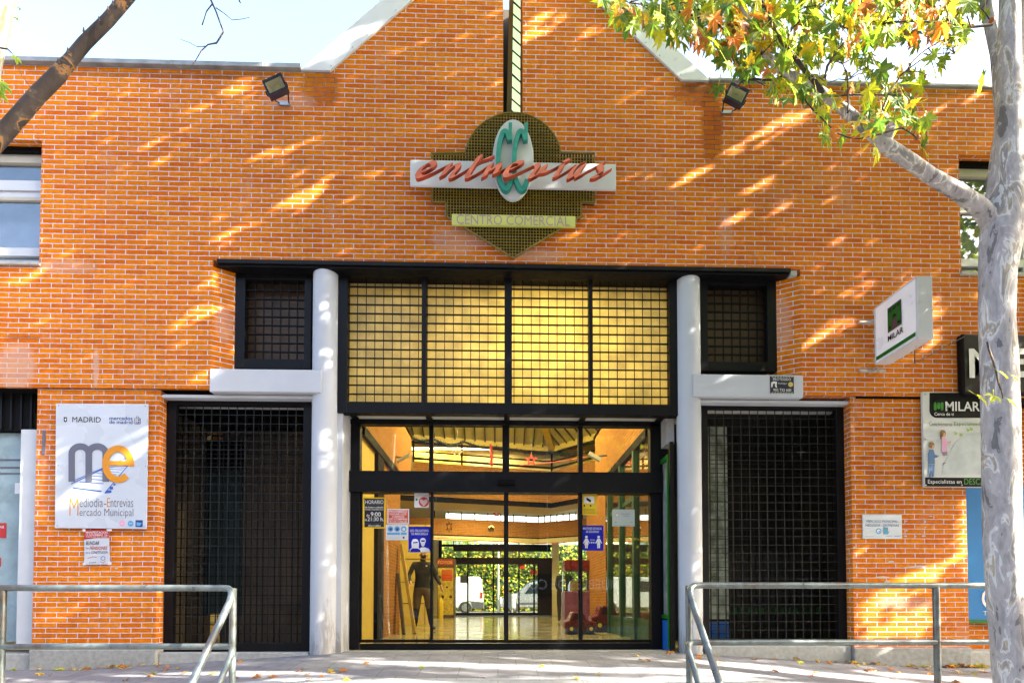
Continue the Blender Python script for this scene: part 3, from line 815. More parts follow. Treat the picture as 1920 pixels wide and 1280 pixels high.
# ---- left service door, right shopfront remains
mb = MB(); a = at(-200, 1203, .25); b = at(60, 812, .25)
SGD = mat("service_door_grey", (.26, .36, .40), .6, var=.15, scale=5, dirt=(.17, .24, .26), dscale=3)
mb.box(a.x, b.x, .25, .30, a.z, b.z, SGD)
for py in (868, 882, 893): z = PZ(py, .25); mb.box(a.x, b.x, .24, .25, z - .008, z + .008, GRYP)
mb.box(b.x, PX(66, .1, 1000), .10, .3, a.z - .05, b.z, GRYF)
sd = mb.build("service_door", B)
mb = MB(); c = at(60, 727, .18); mb.box(a.x, PX(63, .18), .18, .32, b.z + .01, zbot - .006, BLKM)
for k in range(14): x = PX(63, .18) - .04 - k * .12; mb.box(x - .012, x + .012, .165, .18, b.z + .02, zbot - .01, BLK)
mb.build("shutter_vent", B)
mb = MB(); pbox(mb, 28, 905, 49, 925, .249, -.002, PAPER); pbox(mb, -6, 980, 12, 1008, .249, -.003, REDP); pbox(mb, -20, 1045, 2, 1062, .249, -.003, REDP)
ptext(mb, "BAR", -4, 985, 8, 990, .245, WHTP); mb.split("door_sticker", sd)
mb = MB(); mb.box(XL, PX(-30, .3), .3, .5, -.2, zbot, BRK); mb.box(xPR1, XR, .32, .5, -.2, zbot, BRK); mb.split("end_wall", B)
mb = MB(); p = at(82, 856, 0); pbox(mb, 79, 806, 84, 852, .02, .02, GRYP); mb.build("wall_clip", B)
# ---- shell: side walls, back wall, roof, interior floor
XI0, XI1, YB = -8.5, 8.5, 15.5
ZC2 = 6.2
mb = MB(); mb.box(XI0 - .2, XI0, TH, YB + .2, -.2, 6.6, CREAM); mb.box(XI1, XI1 + .2, TH, YB + .2, -.2, 6.6, CREAM)
mb.split("side_wall", B)
FLO = mat("floor_polished", (.34, .30, .20), .12, var=.12, scale=2)
mb = MB(); mb.box(XI0, XI1, .601, YB + .2, -.25, 0, FLO)
for k in range(15): mb.box(XI0, XI1, 1.4 + k, 1.404 + k, 0, .0015, mat("floor_joint", (.15, .13, .09), .6))
mb.build("floor", B)
ROOFM = mat("roof_outer", (.3, .3, .3), .9)
mb = MB(); mb.box(XL, XR, TH + .05, 9.0, 6.62, 6.72, ROOFM); mb.box(XI0, XI1, 9.0, YB + .2, 4.1, 4.2, ROOFM); mb.box(XI0, XI1, 8.95, 9.0, 4.2, 6.62, CREAM)
mb.box(XI0, XL, .62, 1, zbot, 6.6, ROOFM)
mb.box(XL, XI0 - .2, TH + .0, TH + .1, zbot, 6.6, ROOFM); mb.box(XI1 + .2, XR, TH, TH + .1, zbot, 6.6, ROOFM)
mb.split("roof", B)
# vestibule: upper brick side walls and dark beams
zU1, zU0 = 4.25, 3.14
mb = MB(); mb.box(xRet0 - .25, xRet0, 1.15, 5.4, zU0, zU1, BRK_IN); mb.box(xRet1, xRet1 + .25, 1.15, 5.3, zU0, zU1, BRK_IN)
mb.box(xRet0 - .2, xRet0 - .02, 2.6, 4.2, 0, 3.0, BRK_IN); mb.box(xRet1 + .02, xRet1 + .2, 4.3, 6.6, 0, 3.0, BRK_IN)
mb.split("vestibule_wall", B)
mb = MB()
for x, s_ in ((xRet0, 1), (xRet1, -1)):
    mb.box(x - .03, x + .03, 1.15, 5.4, zU0 - .14, zU0 - .001, BLKM); mb.box(x - .02, x + .02, 1.15, 5.4, zU1 + .001, zU1 + .05, BLKM)
mb.split("vestibule_beam", B)
mb = MB(); mb.box(xRet0 - .1, xRet0 - .03, 1.15, 2.0, 0, 3.0, YIN); mb.box(xRet0 - .08, xRet0 + .02, 2.05, 2.5, 0, 3.0, BLKM)
mb.box(-5.2, -1.72, 7.4, 7.5, 0, 2.6, YIN)
for z in (.55, 1.1, 1.7, 2.2): mb.box(-5.2, -1.72, 7.39, 7.4, z, z + .012, BRN)
for x in (-4.4, -3.5, -2.6, -1.9): mb.box(x, x + .012, 7.388, 7.4, 0, 2.6, BRN)
mb.split("yellow_partition", B)
mb = MB()
for y in (1.85, 2.8, 3.8): mb.box(xRet1 - .04, xRet1 + .05, y - .05, y + .05, 0, zU0 - .14, DGREEN)
mb.box(xRet1, xRet1 + .03, 1.15, 4.2, 2.25, 2.32, DGREEN); mb.box(xRet1, xRet1 + .03, 1.15, 4.2, .0, .35, DGREEN)
mb.split("green_shopfront", B)
mb = MB(); mb.box(xRet1 + .01, xRet1 + .016, 1.15, 4.2, .35, 3.0, GLS); mb.build("shopfront_pane", B)
# gallery bands: near and far, each rotated as seen
def band(pts, z0, z1, material, name, d=.12, parent=B):
    mb = MB()
    for a, b in zip(pts[:-1], pts[1:]):
        mb.prism([(a[0], a[1], z0), (b[0], b[1], z0), (b[0], b[1], z1), (a[0], a[1], z1)], (0, d, 0), material)
    return mb.build(name, parent)
NB = [(-8.4, 6.1), (-2.26, 7.7), (1.54, 8.7), (3.6, 6.3), (8.4, 5.0)]
FBn = [(-8.4, 10.9), (-2.3, 12.5), (1.54, 13.5), (3.3, 12.46), (8.4, 11.0)]
band(NB, 3.42, 4.33, BRK_IN, "gallery_parapet"); band(NB, 3.30, 3.42, BLKM, "gallery_beam", .16)
band(NB, 4.40, 4.45, BLKM, "gallery_rail", .05); band(NB, 4.60, 4.63, BLKM, "gallery_rail", .05); band(NB, 4.83, 4.88, BLKM, "gallery_rail", .05)
mb = MB()
for (a, b) in zip(NB[:-1], NB[1:]):
    n = int(math.hypot(b[0] - a[0], b[1] - a[1]) / 1.5) + 1
    for k in range(n):
        x = a[0] + (b[0] - a[0]) * k / n; y = a[1] + (b[1] - a[1]) * k / n
        mb.box(x - .025, x + .025, y - .02, y + .03, 4.33, 4.90, BLKM)
mb.split("gallery_post", B)
band(NB, 4.90, 5.06, mat("yellow_light_fascia", (.80, .62, .18), .6, var=.05), "skylight_fascia")
band([(x, y + .9) for x, y in NB], 4.2, 5.0, YIN, "gallery_back_wall", .05)
# sloping ribbed ceiling above the fascia
RIB = mat("ribbed_ceiling", (.62, .56, .26), .6, var=.15, scale=3)
mb = MB(); ap = Vector((.5, 2.0, 6.55))
Pn = [Vector((x, y, 5.055)) for x, y in NB]
for a, b in zip(Pn[:-1], Pn[1:]):
    up = Vector((0, -2.9, 1.4))
    if b.x > 2: up = Vector((-1.6, -1.8, 1.1))
    if a.x < -5 or b.x > 5: up = Vector((0, -1.5, 1.1))
    mb.add([a, b, b + up, a + up], [(0, 1, 2, 3)], RIB)
    n = int((b - a).length / .28)
    for k in range(n + 1):
        p = a + (b - a) * k / n; mb.prism([p + Vector((-.015, -.02, -.01)), p + Vector((.015, -.02, -.01)), p + up + Vector((.015, -.02, -.02)), p + up + Vector((-.015, -.02, -.02))], (0, 0, -.04), BRN)
mb.build("ribbed_ceiling", B)
mb = MB(); mb.prism([Pn[2] + Vector((-.09, -.05, -.02)), Pn[2] + Vector((.09, -.05, -.02)), Vector((.6, 5.6, 6.45)), Vector((.4, 5.6, 6.45))], (0, 0, -.12), YIN); mb.build("ceiling_hip_beam", B)
# ceiling under the gallery (behind near band) and far band
mb = MB(); mb.add([(-8.4, 7.0, 3.28), (8.4, 5.9, 3.28), (8.4, 15.5, 3.28), (-8.4, 15.5, 3.28)], [(0, 1, 2, 3)], CREAM)
mb.box(-8.4, 8.4, 8.95, 15.5, 4.0, 4.06, CREAM)
mb.v = mb.v[4:]; mb.f = [[i - 4 for i in f] for f in mb.f[1:]]; mb.mi = mb.mi[1:]; mb.sm = mb.sm[1:]
mb.build("inner_ceiling", B)
mb = MB()
for a, b in zip(NB[:-1], NB[1:]):
    mb.prism([(a[0], a[1] + .16, 3.30), (b[0], b[1] + .16, 3.30), (b[0], b[1] + 2.2, 3.45), (a[0], a[1] + 2.2, 3.45)], (0, 0, .05), YIN)
mb.build("gallery_soffit", B)
band(FBn, 2.98, 3.56, BRK_IN, "far_parapet"); band(FBn, 2.94, 2.98, BLKM, "far_beam", .16); band(FBn, 2.78, 2.935, CREAM, "far_cornice", .2)
# far clerestory strip (panes glow to paint in daylight) above far parapet
band([(-1.9, 12.92), (1.54, 13.8), (2.9, 12.98)], 3.58, 3.80, mat("clerestory_glow", (.8, .85, .85), .3, emit=(.85, .95, 1.0), es=.5, var=.0), "clerestory", .02)
mb = MB()
for (a, b) in zip(FBn[1:-1], FBn[2:]):
    for k in range(9):
        x = a[0] + (b[0] - a[0]) * k / 8; y = a[1] + (b[1] - a[1]) * k / 8
        mb.box(x - .02, x + .02, y + .24, y + .28, 3.56, 3.86, BLKM)
mb.split("clerestory_mullion", B)
# back wall with the far entrance
zf = lambda py: at(930, py, YB).z
fx = lambda px: PX(px, YB, 1100)
mb = MB(); mb.box(XI0, fx(822), YB, YB + .15, 0, 4.1, CREAM); mb.box(fx(1035), fx(1048), YB, YB + .15, 0, 4.1, CREAM); mb.box(fx(1125), XI1, YB, YB + .15, 0, 4.1, CREAM)
mb.box(fx(822), fx(1125), YB, YB + .15, 3.2, 4.1, CREAM); mb.box(fx(1048), fx(1125), YB, YB + .15, 0, .5, CREAM)
mb.split("back_wall", B)
D = MB()
def fb(px0, py0, px1, py1, y0=0, y1=.1): D.box(fx(px0), fx(px1), YB + y0, YB + y1, zf(py1), zf(py0), BLKM)
fb(822, 1045, 1035, 1057, -.04); fb(822, 1020, 1035, 1024); fb(822, 1000, 828, 1157); fb(1010, 1057, 1035, 1157); fb(828, 1148, 1010, 1157, .01)
for x in (877, 925, 973): fb(x - 1.3, 1020, x + 1.3, 1152, .01, .09)
fb(1000, 1057, 1003, 1157, .01); fb(1008, 1057, 1011, 1157, .01)
for x in (850, 877, 900, 925, 950, 973, 1000): fb(x - .8, 1008, x + .8, 1022, .01, .05)
fb(850, 1024, 1033, 1033, .02)
far_door = D.build("far_entrance", B)
mb = MB()
mb.box(fx(830), fx(1010), YB + .05, YB + .055, 0, 3.2, GLS); mb.build("far_pane", far_door)
mb = MB(); mb.box(fx(829), fx(1030), YB - .9, YB - .1, 0, .012, mat("blue_mat", (.04, .09, .20), .9, var=.2, scale=30)); mb.build("entrance_mat", B)
# interior lamps (lit ceiling tubes); they give the yellow light
LAMP = mat("lamp_tube", (1, .9, .6), .5, emit=(1.0, .80, .38), es=3, var=0)
def lamp(name, label, x, y, z, lx, ly, power, colr=(1.0, .80, .34)):
    t = thing(name, label, "ceiling lamp", (x, y, z + .08))
    mb = MB(); mb.box(x - lx / 2 - .03, x + lx / 2 + .03, y - ly / 2 - .03, y + ly / 2 + .03, z + .03, z + .08, WHTG); mb.build("lamp_housing", t)
    mb = MB(); mb.box(x - lx / 2, x + lx / 2, y - ly / 2, y + ly / 2, z + .012, z + .029, LAMP); mb.build("diffuser", t)
    ld = bpy.data.lights.new(name + "_light", 'AREA'); ld.shape = 'RECTANGLE'; ld.size = lx; ld.size_y = ly; ld.energy = power * .24; ld.color = colr
    lo = bpy.data.objects.new(name + "_light", ld); COL.objects.link(lo); lo.parent = t; lo.location = (0, 0, -.08)
lamp("ceiling_lamp", "long yellow ceiling lamp just inside the sliding doors", .65, 1.35, 4.75, .9, .2, 110)
lamp("ceiling_lamp", "yellow ceiling lamp high in the middle of the entrance hall", 0, 4.8, 5.75, 2.4, .4, 300)
lamp("ceiling_lamp", "slim yellow lamp hidden behind the upper gallery rail", -1.4, 8.55, 4.90, 3.6, .08, 55)  # no lamp known here; added to brighten the gallery back wall
lamp("ceiling_lamp", "yellow ceiling lamp under the gallery in front of the far entrance", -.3, 11.2, 3.9, 2.4, .3, 130)
lamp("ceiling_lamp", "yellow ceiling lamp over the back of the hall by the far doors", .2, 14.6, 2.9, 2.0, .2, 25)
# ================================================================= CENTRE SIGN
SG = thing("centre_sign", "round wire lattice sign with teal CC, coral script entrevias and a lime CENTRO COMERCIAL strip", "sign", at(962, 484, -.05))
YS = -.06
def inside_x(py):   # half extents of lattice outline at row py
    if py < 212: return None
    if py < 288: h = math.sqrt(max(0, 92 ** 2 - (304 - py) ** 2)); return (962 - h, 962 + h)
    if py < 379: return (809, 1115)
    if py < 405: return (836, 1090)
    if py < 484: t = (py - 405) / 79; return (836 + 126 * t, 1090 - 128 * t)
    return None
mb = MB(); bw = .0050
step = 5.55
ppm = 1.0
def lat_v(px, segs):
    for (a, b) in segs:
        p0 = at(px, b, YS); p1 = at(px, a, YS)
        mb.box(p0.x - bw / 2, p0.x + bw / 2, YS - .008, YS + .008, p0.z, p1.z, YEL)
k = 0
px = 811.5
while px < 1114:
    ys = [y for y in np.arange(212.5, 484, 1.0) if inside_x(y) and inside_x(y)[0] <= px <= inside_x(y)[1]]
    if ys: lat_v(px, [(min(ys), max(ys))])
    px += step
py = 215.0
while py < 483:
    e = inside_x(py)
    if e:
        p0 = at(e[0], py, YS - .003); p1 = at(e[1], py, YS - .003); zc_ = (p0.z + p1.z) / 2
        mb.box(p0.x, p1.x, YS, YS + .007, zc_ - .0021, zc_ + .0021, YEL)
    py += step
mb.build("lattice", SG)
mb = MB(); LSHADE = mat("lattice_shade_brown", (.045, .022, .010), .8, var=.4, scale=20, spec=.1)  # rear bars added; their dark brown paints the shade between lattice and wall
px = 814.2
while px < 1113:
    ys = [y for y in np.arange(214.5, 482, 1.0) if inside_x(y) and inside_x(y)[0] <= px <= inside_x(y)[1]]
    if ys:
        p0 = at(px, max(ys), YS + .03); p1 = at(px, min(ys), YS + .03); mb.box(p0.x - .0095, p0.x + .0095, YS + .030, YS + .034, p0.z, p1.z, LSHADE)
    px += step
py = 217.8
while py < 482:
    e = inside_x(py)
    if e: p0 = at(e[0] + 1, py, YS + .036); p1 = at(e[1] - 1, py, YS + .036); mb.box(p0.x, p1.x, YS + .0345, YS + .038, p0.z - .008, p0.z + .008, LSHADE)
    py += step
mb.build("lattice_shade", SG)
mb = MB()
out = [(962 - 92 * math.cos(a), 304 - 92 * math.sin(a)) for a in [R(11) + R(158) * i / 28 for i in range(29)]]
out += [(1115, 288), (1115, 379), (1090, 379), (1090, 405), (962, 484), (836, 405), (836, 379), (809, 379), (809, 288), out[0]]
YELD = mat("dark_yellow_edge", (.20, .15, .015), .5, var=.2)
for a, b in zip(out[:-1], out[1:]):
    A, C = at(*a, YS), at(*b, YS); d = (C - A); l = d.length; d.normalize(); nrm = Vector((-d.z, 0, d.x)) * .006
    mb.obox((A + C) / 2 + Vector((0, .0, 0)), d * (l / 2 + .004), (0, .012, 0), nrm, YELD)
mb.build("lattice_edge", SG)
mb = MB(); pbox(mb, 769, 303.5, 1155, 352, -.10, .03, WHTG); mb.build("white_bar", SG, bevel=.006)
mb = MB(); pdisc(mb, 962, 299, 38.5, -.145, .05, WHTG, 48, 75); mb.build("oval_panel", SG, bevel=.005)
mb = MB(); pbox(mb, 847, 403, 1079, 423, -.10, .035, LIME); st_ = mb.build("lime_strip", SG, bevel=.003)
mb = MB(); ptext(mb, "CENTRO COMERCIAL", 856, 406, 1068, 420, -.104, mat("mauve_letters", (.42, .26, .30), .5), bold=0); mb.build("strip_lettering", SG)
def smooth(pts, n=6):
    out = []
    P = [pts[0]] + list(pts) + [pts[-1]]
    for i in range(1, len(P) - 2):
        for k in range(n):
            t = k / n; p0, p1, p2, p3 = P[i - 1], P[i], P[i + 1], P[i + 2]
            out.append(tuple(.5 * ((2 * p1[j]) + (-p0[j] + p2[j]) * t + (2 * p0[j] - 5 * p1[j] + 4 * p2[j] - p3[j]) * t * t + (-p0[j] + 3 * p1[j] - 3 * p2[j] + p3[j]) * t ** 3) for j in (0, 1)))
    out.append(pts[-1]); return out
def channel_letter(mb, pts, w_, Y, depth, face, side, nib=None):
    """deep letter stroke: each segment a slab with mitred joints"""
    P = [at(x, y, Y) for x, y in pts]; n = len(P)
    hw = w_ / 2 * .0064
    L_, Rr = [], []
    for i, p in enumerate(P):
        if nib: off = Vector((nib[0], 0, nib[1])) * hw
        else:
            t = (P[min(i + 1, n - 1)] - P[max(i - 1, 0)]); t.y = 0; t.normalize(); off = Vector((-t.z, 0, t.x)) * hw
        L_.append(p + off); Rr.append(p - off)
    D_ = Vector((0, depth, 0))
    for i in range(n - 1):
        q = [L_[i], L_[i + 1], Rr[i + 1], Rr[i]]
        q = [v + Vector((0, -.0004 * (i % 7), 0)) for v in q]
        mb.add(q, [(0, 1, 2, 3)], face)
        b = [v + D_ for v in q]
        mb.add(q + b, [(0, 4, 5, 1), (2, 6, 7, 3), (0, 3, 7, 4), (1, 5, 6, 2), (4, 7, 6, 5)], side)
sc1 = lambda pts, ox: [(ox + x / 7.11, 210 + y / 7.11) for x, y in pts]
TEALS = mat("teal_return", (.02, .28, .23), .45, var=.15)
for ox in (0, 30.0):
    mb = MB()
    c_pts = sc1([(1388, 370), (1372, 300), (1345, 255), (1310, 260), (1280, 320), (1250, 450), (1240, 600), (1240, 760), (1262, 900), (1310, 1000), (1350, 1020), (1385, 975), (1412, 900)], 760 + ox)
    channel_letter(mb, smooth(c_pts, 4), 8.6, -.21, .06, TEAL, TEALS)
    channel_letter(mb, sc1([(1400, 140), (1398, 375)], 760 + ox), 6.5, -.202, .05, TEAL, TEALS)
    mb.build("letter_c", SG)
NIB = (.78, .62)
nib = (.86, .50)
def L1(p): return sc1(p, 760)
def L2(p): return sc1(p, 960)
strokes = [
 ("e", L1([(215, 785), (300, 775), (365, 725), (380, 685), (345, 668), (280, 690), (205, 755), (170, 825), (200, 865), (300, 835), (420, 780), (560, 705)])),
 ("n", L1([(590, 690), (540, 770), (490, 850)])), ("n", L1([(490, 850), (560, 780), (640, 715), (700, 695), (690, 750), (610, 850), (660, 860), (760, 800), (870, 735)])),
 ("t", L1([(990, 580), (930, 680), (850, 800), (830, 855), (880, 860), (980, 800), (1110, 710)])), ("t", L1([(955, 680), (1050, 630), (1150, 600)])),
 ("r", L1([(1140, 690), (1090, 780), (1050, 860)])), ("r", L1([(1090, 770), (1180, 760), (1240, 690), (1245, 730), (1195, 810), (1260, 790), (1390, 720)])),
 ("e", L2([(-35, 760), (50, 735), (110, 700), (125, 670), (80, 665), (0, 690), (-60, 760), (-85, 820), (-50, 855), (60, 820), (180, 760), (300, 705)])),
 ("v", L2([(325, 690), (345, 720), (300, 790), (255, 850), (290, 865), (370, 800), (440, 710), (400, 790), (470, 790), (560, 750), (650, 700)])),
 ("i", L2([(670, 695), (640, 760), (580, 850), (640, 840), (740, 780), (820, 720)])), ("i", L2([(705, 640), (745, 650)])),
 ("a", L2([(950, 670), (870, 710), (800, 790), (770, 855), (800, 870), (880, 790), (950, 700), (880, 810), (880, 860), (960, 810), (1080, 745), (1210, 680)])),
 ("s", L2([(1215, 670), (1165, 720), (1195, 770), (1165, 820), (1080, 860), (1140, 865), (1220, 820), (1295, 770)])),
]
from collections import OrderedDict
mbs = []
for i, (ch, pts) in enumerate(strokes):
    cont = i > 0 and ((strokes[i - 1][0] == ch and ch in "ntri"))
    if not cont: mbs.append(MB())
    channel_letter(mbs[-1], smooth(pts, 3), 13.0, -.26 - .0009 * i, .055, CORAL, CORALD, nib)
for m_ in mbs: m_.build("script_letter", SG)
# ================================================================= FLOODLIGHTS
def floodlight(px, py, tilt, label):
    c = at(px, py, -.28)
    t = thing("floodlight", label, "floodlight", at(px, py, 0), "floodlights under the roof edge")
    rot = Matrix.Rotation(R(tilt), 4, 'Y') @ Matrix.Rotation(R(24), 4, 'X')
    def tr(v): return c + rot @ Vector((v[0] * .95, v[1] * .8, v[2] * .64))
    def bx(mb, x0, x1, y0, y1, z0, z1, m_):
        v = [tr((x, y, z)) for z in (z0, z1) for (x, y) in ((x0, y0), (x1, y0), (x1, y1), (x0, y1))]
        mb.add(v, [(0, 3, 2, 1), (4, 5, 6, 7), (0, 1, 5, 4), (1, 2, 6, 5), (2, 3, 7, 6), (3, 0, 4, 7)], m_)
    HB = mat("floodlight_blue_black", (.012, .02, .05), .35, var=.1)
    mb = MB()
    bx(mb, -.13, .13, -.02, .10, -.12, -.085, HB); bx(mb, -.13, .13, -.02, .10, .085, .12, HB); bx(mb, -.13, -.105, -.02, .10, -.085, .085, HB); bx(mb, .105, .13, -.02, .10, -.085, .085, HB)
    bx(mb, -.13, .13, .10, .14, -.12, .12, HB)
    for k in range(8): bx(mb, -.105 + k * .028, -.098 + k * .028, .02, .17, .121, .14, HB)
    mb.build("lamp_body", t)
    mb = MB()
    M_ = mat("reflector", (1.2, 1.08, .92), .35, metal=.2, var=.1)
    q = [tr(v) for v in ((-.104, .0, -.084), (.104, .0, -.084), (.104, .0, .084), (-.104, .0, .084), (-.06, .085, -.04), (.06, .085, -.04), (.06, .085, .04), (-.06, .085, .04))]
    mb.add(q, [(0, 1, 5, 4), (1, 2, 6, 5), (2, 3, 7, 6), (3, 0, 4, 7), (4, 5, 6, 7)], M_); mb.build("reflector", t)
    mb = MB(); bx(mb, -.104, .104, -.012, -.008, -.084, .084, GLS); mb.build("front_glass", t)
    mb = MB(); bx(mb, -.075, -.055, -.03, .08, .121, .126, WHTG); bx(mb, .055, .075, -.03, .08, .121, .126, WHTG); mb.split("clip", t)
    mb = MB(); 
    for s_ in (-1, 1): mb.tube([tr((s_ * .14, .05, 0)), tr((s_ * .14, .12, -.02)), c + Vector((s_ * .06, .26, .03))], .008, INK, 6)
    mb.box(c.x - .07, c.x + .07, -.02, -.001, c.z + .01, c.z + .05, STEEL); mb.split("bracket", t)
floodlight(516, 160, -27, "boxy black floodlight under the roof edge left of the gable, tilted to the right")
floodlight(1381, 177, 27, "boxy black floodlight right of the gable, partly behind plane leaves")
# ================================================================= PROJECTING SIGN
Y0s, Y1s = -.85, -.19; X0 = at(1721, 600, Y0s).x; Zs0 = at(1721, 633, Y0s).z; Zs1 = at(1721, 519, Y0s).z
t = thing("projecting_sign", "white box sign with green emblem and MILAR, standing out from the wall on brackets", "sign", (X0, 0, Zs0))
SGW = mat("sign_white_plastic", (1.22, 1.22, 1.25), .35, var=.03)
mb = MB(); mb.box(X0, X0 + .155, Y0s, Y1s, Zs0, Zs1, SGW)
fr_ = .018
mb.box(X0 - .008, X0 + .163, Y0s - .008, Y0s + fr_, Zs0 - .006, Zs1 + .006, WHTG); mb.box(X0 - .008, X0 + .163, Y1s - fr_, Y1s, Zs0 - .006, Zs1 + .006, WHTG)
mb.box(X0 - .008, X0 + .163, Y0s + fr_, Y1s - fr_, Zs1 - .004, Zs1 + .012, WHTG); mb.box(X0 - .008, X0 + .163, Y0s + fr_, Y1s - fr_, Zs0 - .012, Zs0 + .006, WHTG)
mb.build("sign_box", t, bevel=.003)
mp_ = lambda u, q: (X0 - .012, Y1s - u, q)     # u runs from the wall towards the street
W_ = Y1s - Y0s; H_ = Zs1 - Zs0
mb = MB()
def fquad(u0, v0, u1, v1, m_, d=.0102):
    mb.box(X0 - d, X0 - d + .002, Y1s - u0 * W_, Y1s - u1 * W_, Zs0 + v0 * H_, Zs0 + v1 * H_, m_)
fquad(.04, .05, .96, .115, GREEN)
fquad(.34, .40, .66, .83, mat("emblem_ground", (.06, .03, .05), .5, var=0))
for (u0, u1, v0, v1) in ((.355, .435, .42, .81), (.455, .545, .58, .81), (.565, .645, .42, .81)):
    fquad(u0, v0 + .03, u1, v1 - .03, GREEN, .0125)
    for vv in (v0 + .03, v1 - .03):
        mb.disc((X0 - .0125, Y1s - (u0 + u1) / 2 * W_, Zs0 + vv * H_), (u1 - u0) / 2 * W_, .002, GREEN, 14, axis='x')
mb.build("emblem", t)
mb = MB(); text_in(mb, "MILAR", .34 * W_, Zs0 + .245 * H_, .70 * W_, Zs0 + .345 * H_, 0, INK, bold=.012, mapf=mp_); mb.build("sign_lettering", t)
mb = MB()
RUST = mat("rusty_white_tube", (.55, .50, .44), .6, var=.2, scale=15, dirt=(.25, .10, .03), dscale=12)
for z in (Zs0 - .02, Zs1 - .08 - H_ * .0):
    zz = z if z < Zs0 else Zs0 + H_ * .87
    mb.tube([(X0 + .06, 0, zz), (X0 + .06, Y1s + .05, zz)], .018, RUST, 10); mb.tube([(X0 - .10, -.045, zz), (X0 + .22, -.045, zz)], .022, RUST, 10)
mb.split("bracket", t)
mb = MB(); mb.tube([(X0 + .16, -.6, Zs0 + .01), (X0 + .4, -.3, Zs0 - .03), (PX(1806, -.08, 632), -.1, PZ(632, -.08, 1806))], .005, INK, 6); mb.build("cable", t)
# ================================================================= SHOP SIGNS (RIGHT)
t = thing("shop_sign", "long black shop sign with large white letters behind the tree trunk at the right edge", "sign", at(1850, 735, -.1))
a = at(1807, 737, -.10); b = at(1990, 627, -.10)
mb = MB(); mb.box(a.x, a.x + 3.2, -.10, -.002, a.z, b.z, mat("sign_black_gloss", (.004, .004, .005), .5, var=.1, spec=.15)); mb.build("sign_box", t, bevel=.02)
mb = MB(); ptext(mb, "M", 1818, 654, 1876, 708, -.104, WHTP, bold=.008)
for (x0, x1, y0, y1) in ((1900, 1912, 653, 707), (1912, 1945, 653, 664), (1912, 1945, 673, 683), (1912, 1945, 696, 707)): pbox(mb, x0, y0, x1, y1, -.1035, .003, WHTP)
mb.build("sign_lettering", t)
def banner_children(mb, Y):
    SKIN = mat("print_skin", (.62, .36, .22), .6, var=0); HAIR = mat("print_hair", (.25, .13, .04), .6, var=0); BL = mat("print_denim", (.06, .16, .34), .6, var=.1); PK = mat("print_rose", (.70, .35, .50), .6, var=.05); PU = mat("print_mauve", (.25, .18, .28), .6)
    pdisc(mb, 1746.5, 834, 5.5, Y, .001, HAIR, 16, 6); ppoly(mb, [(1749, 833), (1752.5, 835), (1751, 841), (1747, 841)], Y - .001, .001, SKIN)
    ppoly(mb, [(1743, 842), (1750, 842), (1753, 852), (1758, 853), (1758, 857), (1752, 858), (1753, 869), (1741, 869), (1740, 850)], Y, .001, BL)
    ppoly(mb, [(1741, 870), (1752.5, 870), (1751, 893), (1747, 894), (1746, 880), (1745.5, 895), (1742, 894)], Y, .001, BL)
    pdisc(mb, 1760, 854.5, 1.6, Y - .001, .001, SKIN, 10)
    pdisc(mb, 1768, 812, 5.5, Y, .001, HAIR, 16, 6.5); ppoly(mb, [(1763, 812), (1767, 812), (1766, 823), (1763, 822)], Y, .001, HAIR); ppoly(mb, [(1770, 810), (1774, 813), (1772, 819), (1768, 819)], Y - .001, .001, SKIN)
    ppoly(mb, [(1766, 819), (1773, 820), (1776, 828), (1781, 829), (1781, 832), (1775, 833), (1776, 846), (1766, 846)], Y, .001, PK)
    ppoly(mb, [(1766, 847), (1777, 846), (1776, 853), (1769, 854)], Y, .001, PU); ppoly(mb, [(1775, 866), (1766, 873), (1769, 867)], Y, .001, PU); pdisc(mb, 1782, 828, 1.4, Y - .001, .001, SKIN, 10)
t = thing("advertising_banner", "white mattress shop banner with MILAR heading and two printed children", "banner", at(1780, 912, -.03))
Y = -.03
mb = MB(); pbox(mb, 1731, 735, 1890, 913, Y, .028, mat("banner_white", (.70, .73, .72), .35, var=.06, scale=3)); mb.build("banner_sheet", t)
mb = MB(); bkp = mat("banner_black", (.004, .004, .005), .6, var=0, spec=.12)
Y = -.0325
rr = [(1743, 736)] + [(1757 - 14 * math.cos(a), 769 + 14 * math.sin(a)) for a in [R(90) * i / 8 for i in range(9)]] + [(1889, 783), (1889, 736)]
ppoly(mb, rr, Y, .002, bkp); pbox(mb, 1735, 895, 1889, 912, Y, .002, bkp)
for k, x in enumerate((1753.5, 1760, 1766.5)):
    pdisc(mb, x, 756.5, 2.7, Y - .002, .001, GRNP, 12); pbox(mb, x - 2.7, 756.5, x + 2.7, 764 if k == 1 else 766.5, Y - .002, .001, GRNP); pdisc(mb, x, 764 if k == 1 else 766.5, 2.7, Y - .0025, .001, GRNP, 12)
ppoly(mb, [(1790, 830), (1815, 812), (1888, 803), (1888, 889), (1765, 889), (1770, 870)], Y, .001, mat("banner_cloud", (.60, .66, .68), .4, var=.12, scale=9))
for (x, y) in ((1792, 812), (1815, 806), (1821, 804), (1802, 815)): ppoly(mb, [(x - 3, y - 4), (x + 4, y - 1), (x + 2, y + 3), (x - 2, y + 3)], Y - .001, .001, mat("print_pale_green", (.30, .45, .12), .5))
mb.split("banner_print", t, tol=.035)
mb = MB(); ptext(mb, "MILAR", 1773, 753, 1837, 770, Y - .004, WHTP, bold=.015); ptext(mb, "Cerca de ti", 1752, 773, 1788, 778.5, Y - .004, WHTP, bold=.004)
ptext(mb, "Colchoneria", 1742, 791, 1785, 798, Y - .004, GREYTXT); ptext(mb, "Especializada", 1789, 791, 1842, 799, Y - .004, mat("print_olive", (.16, .26, .10), .5), bold=.01)
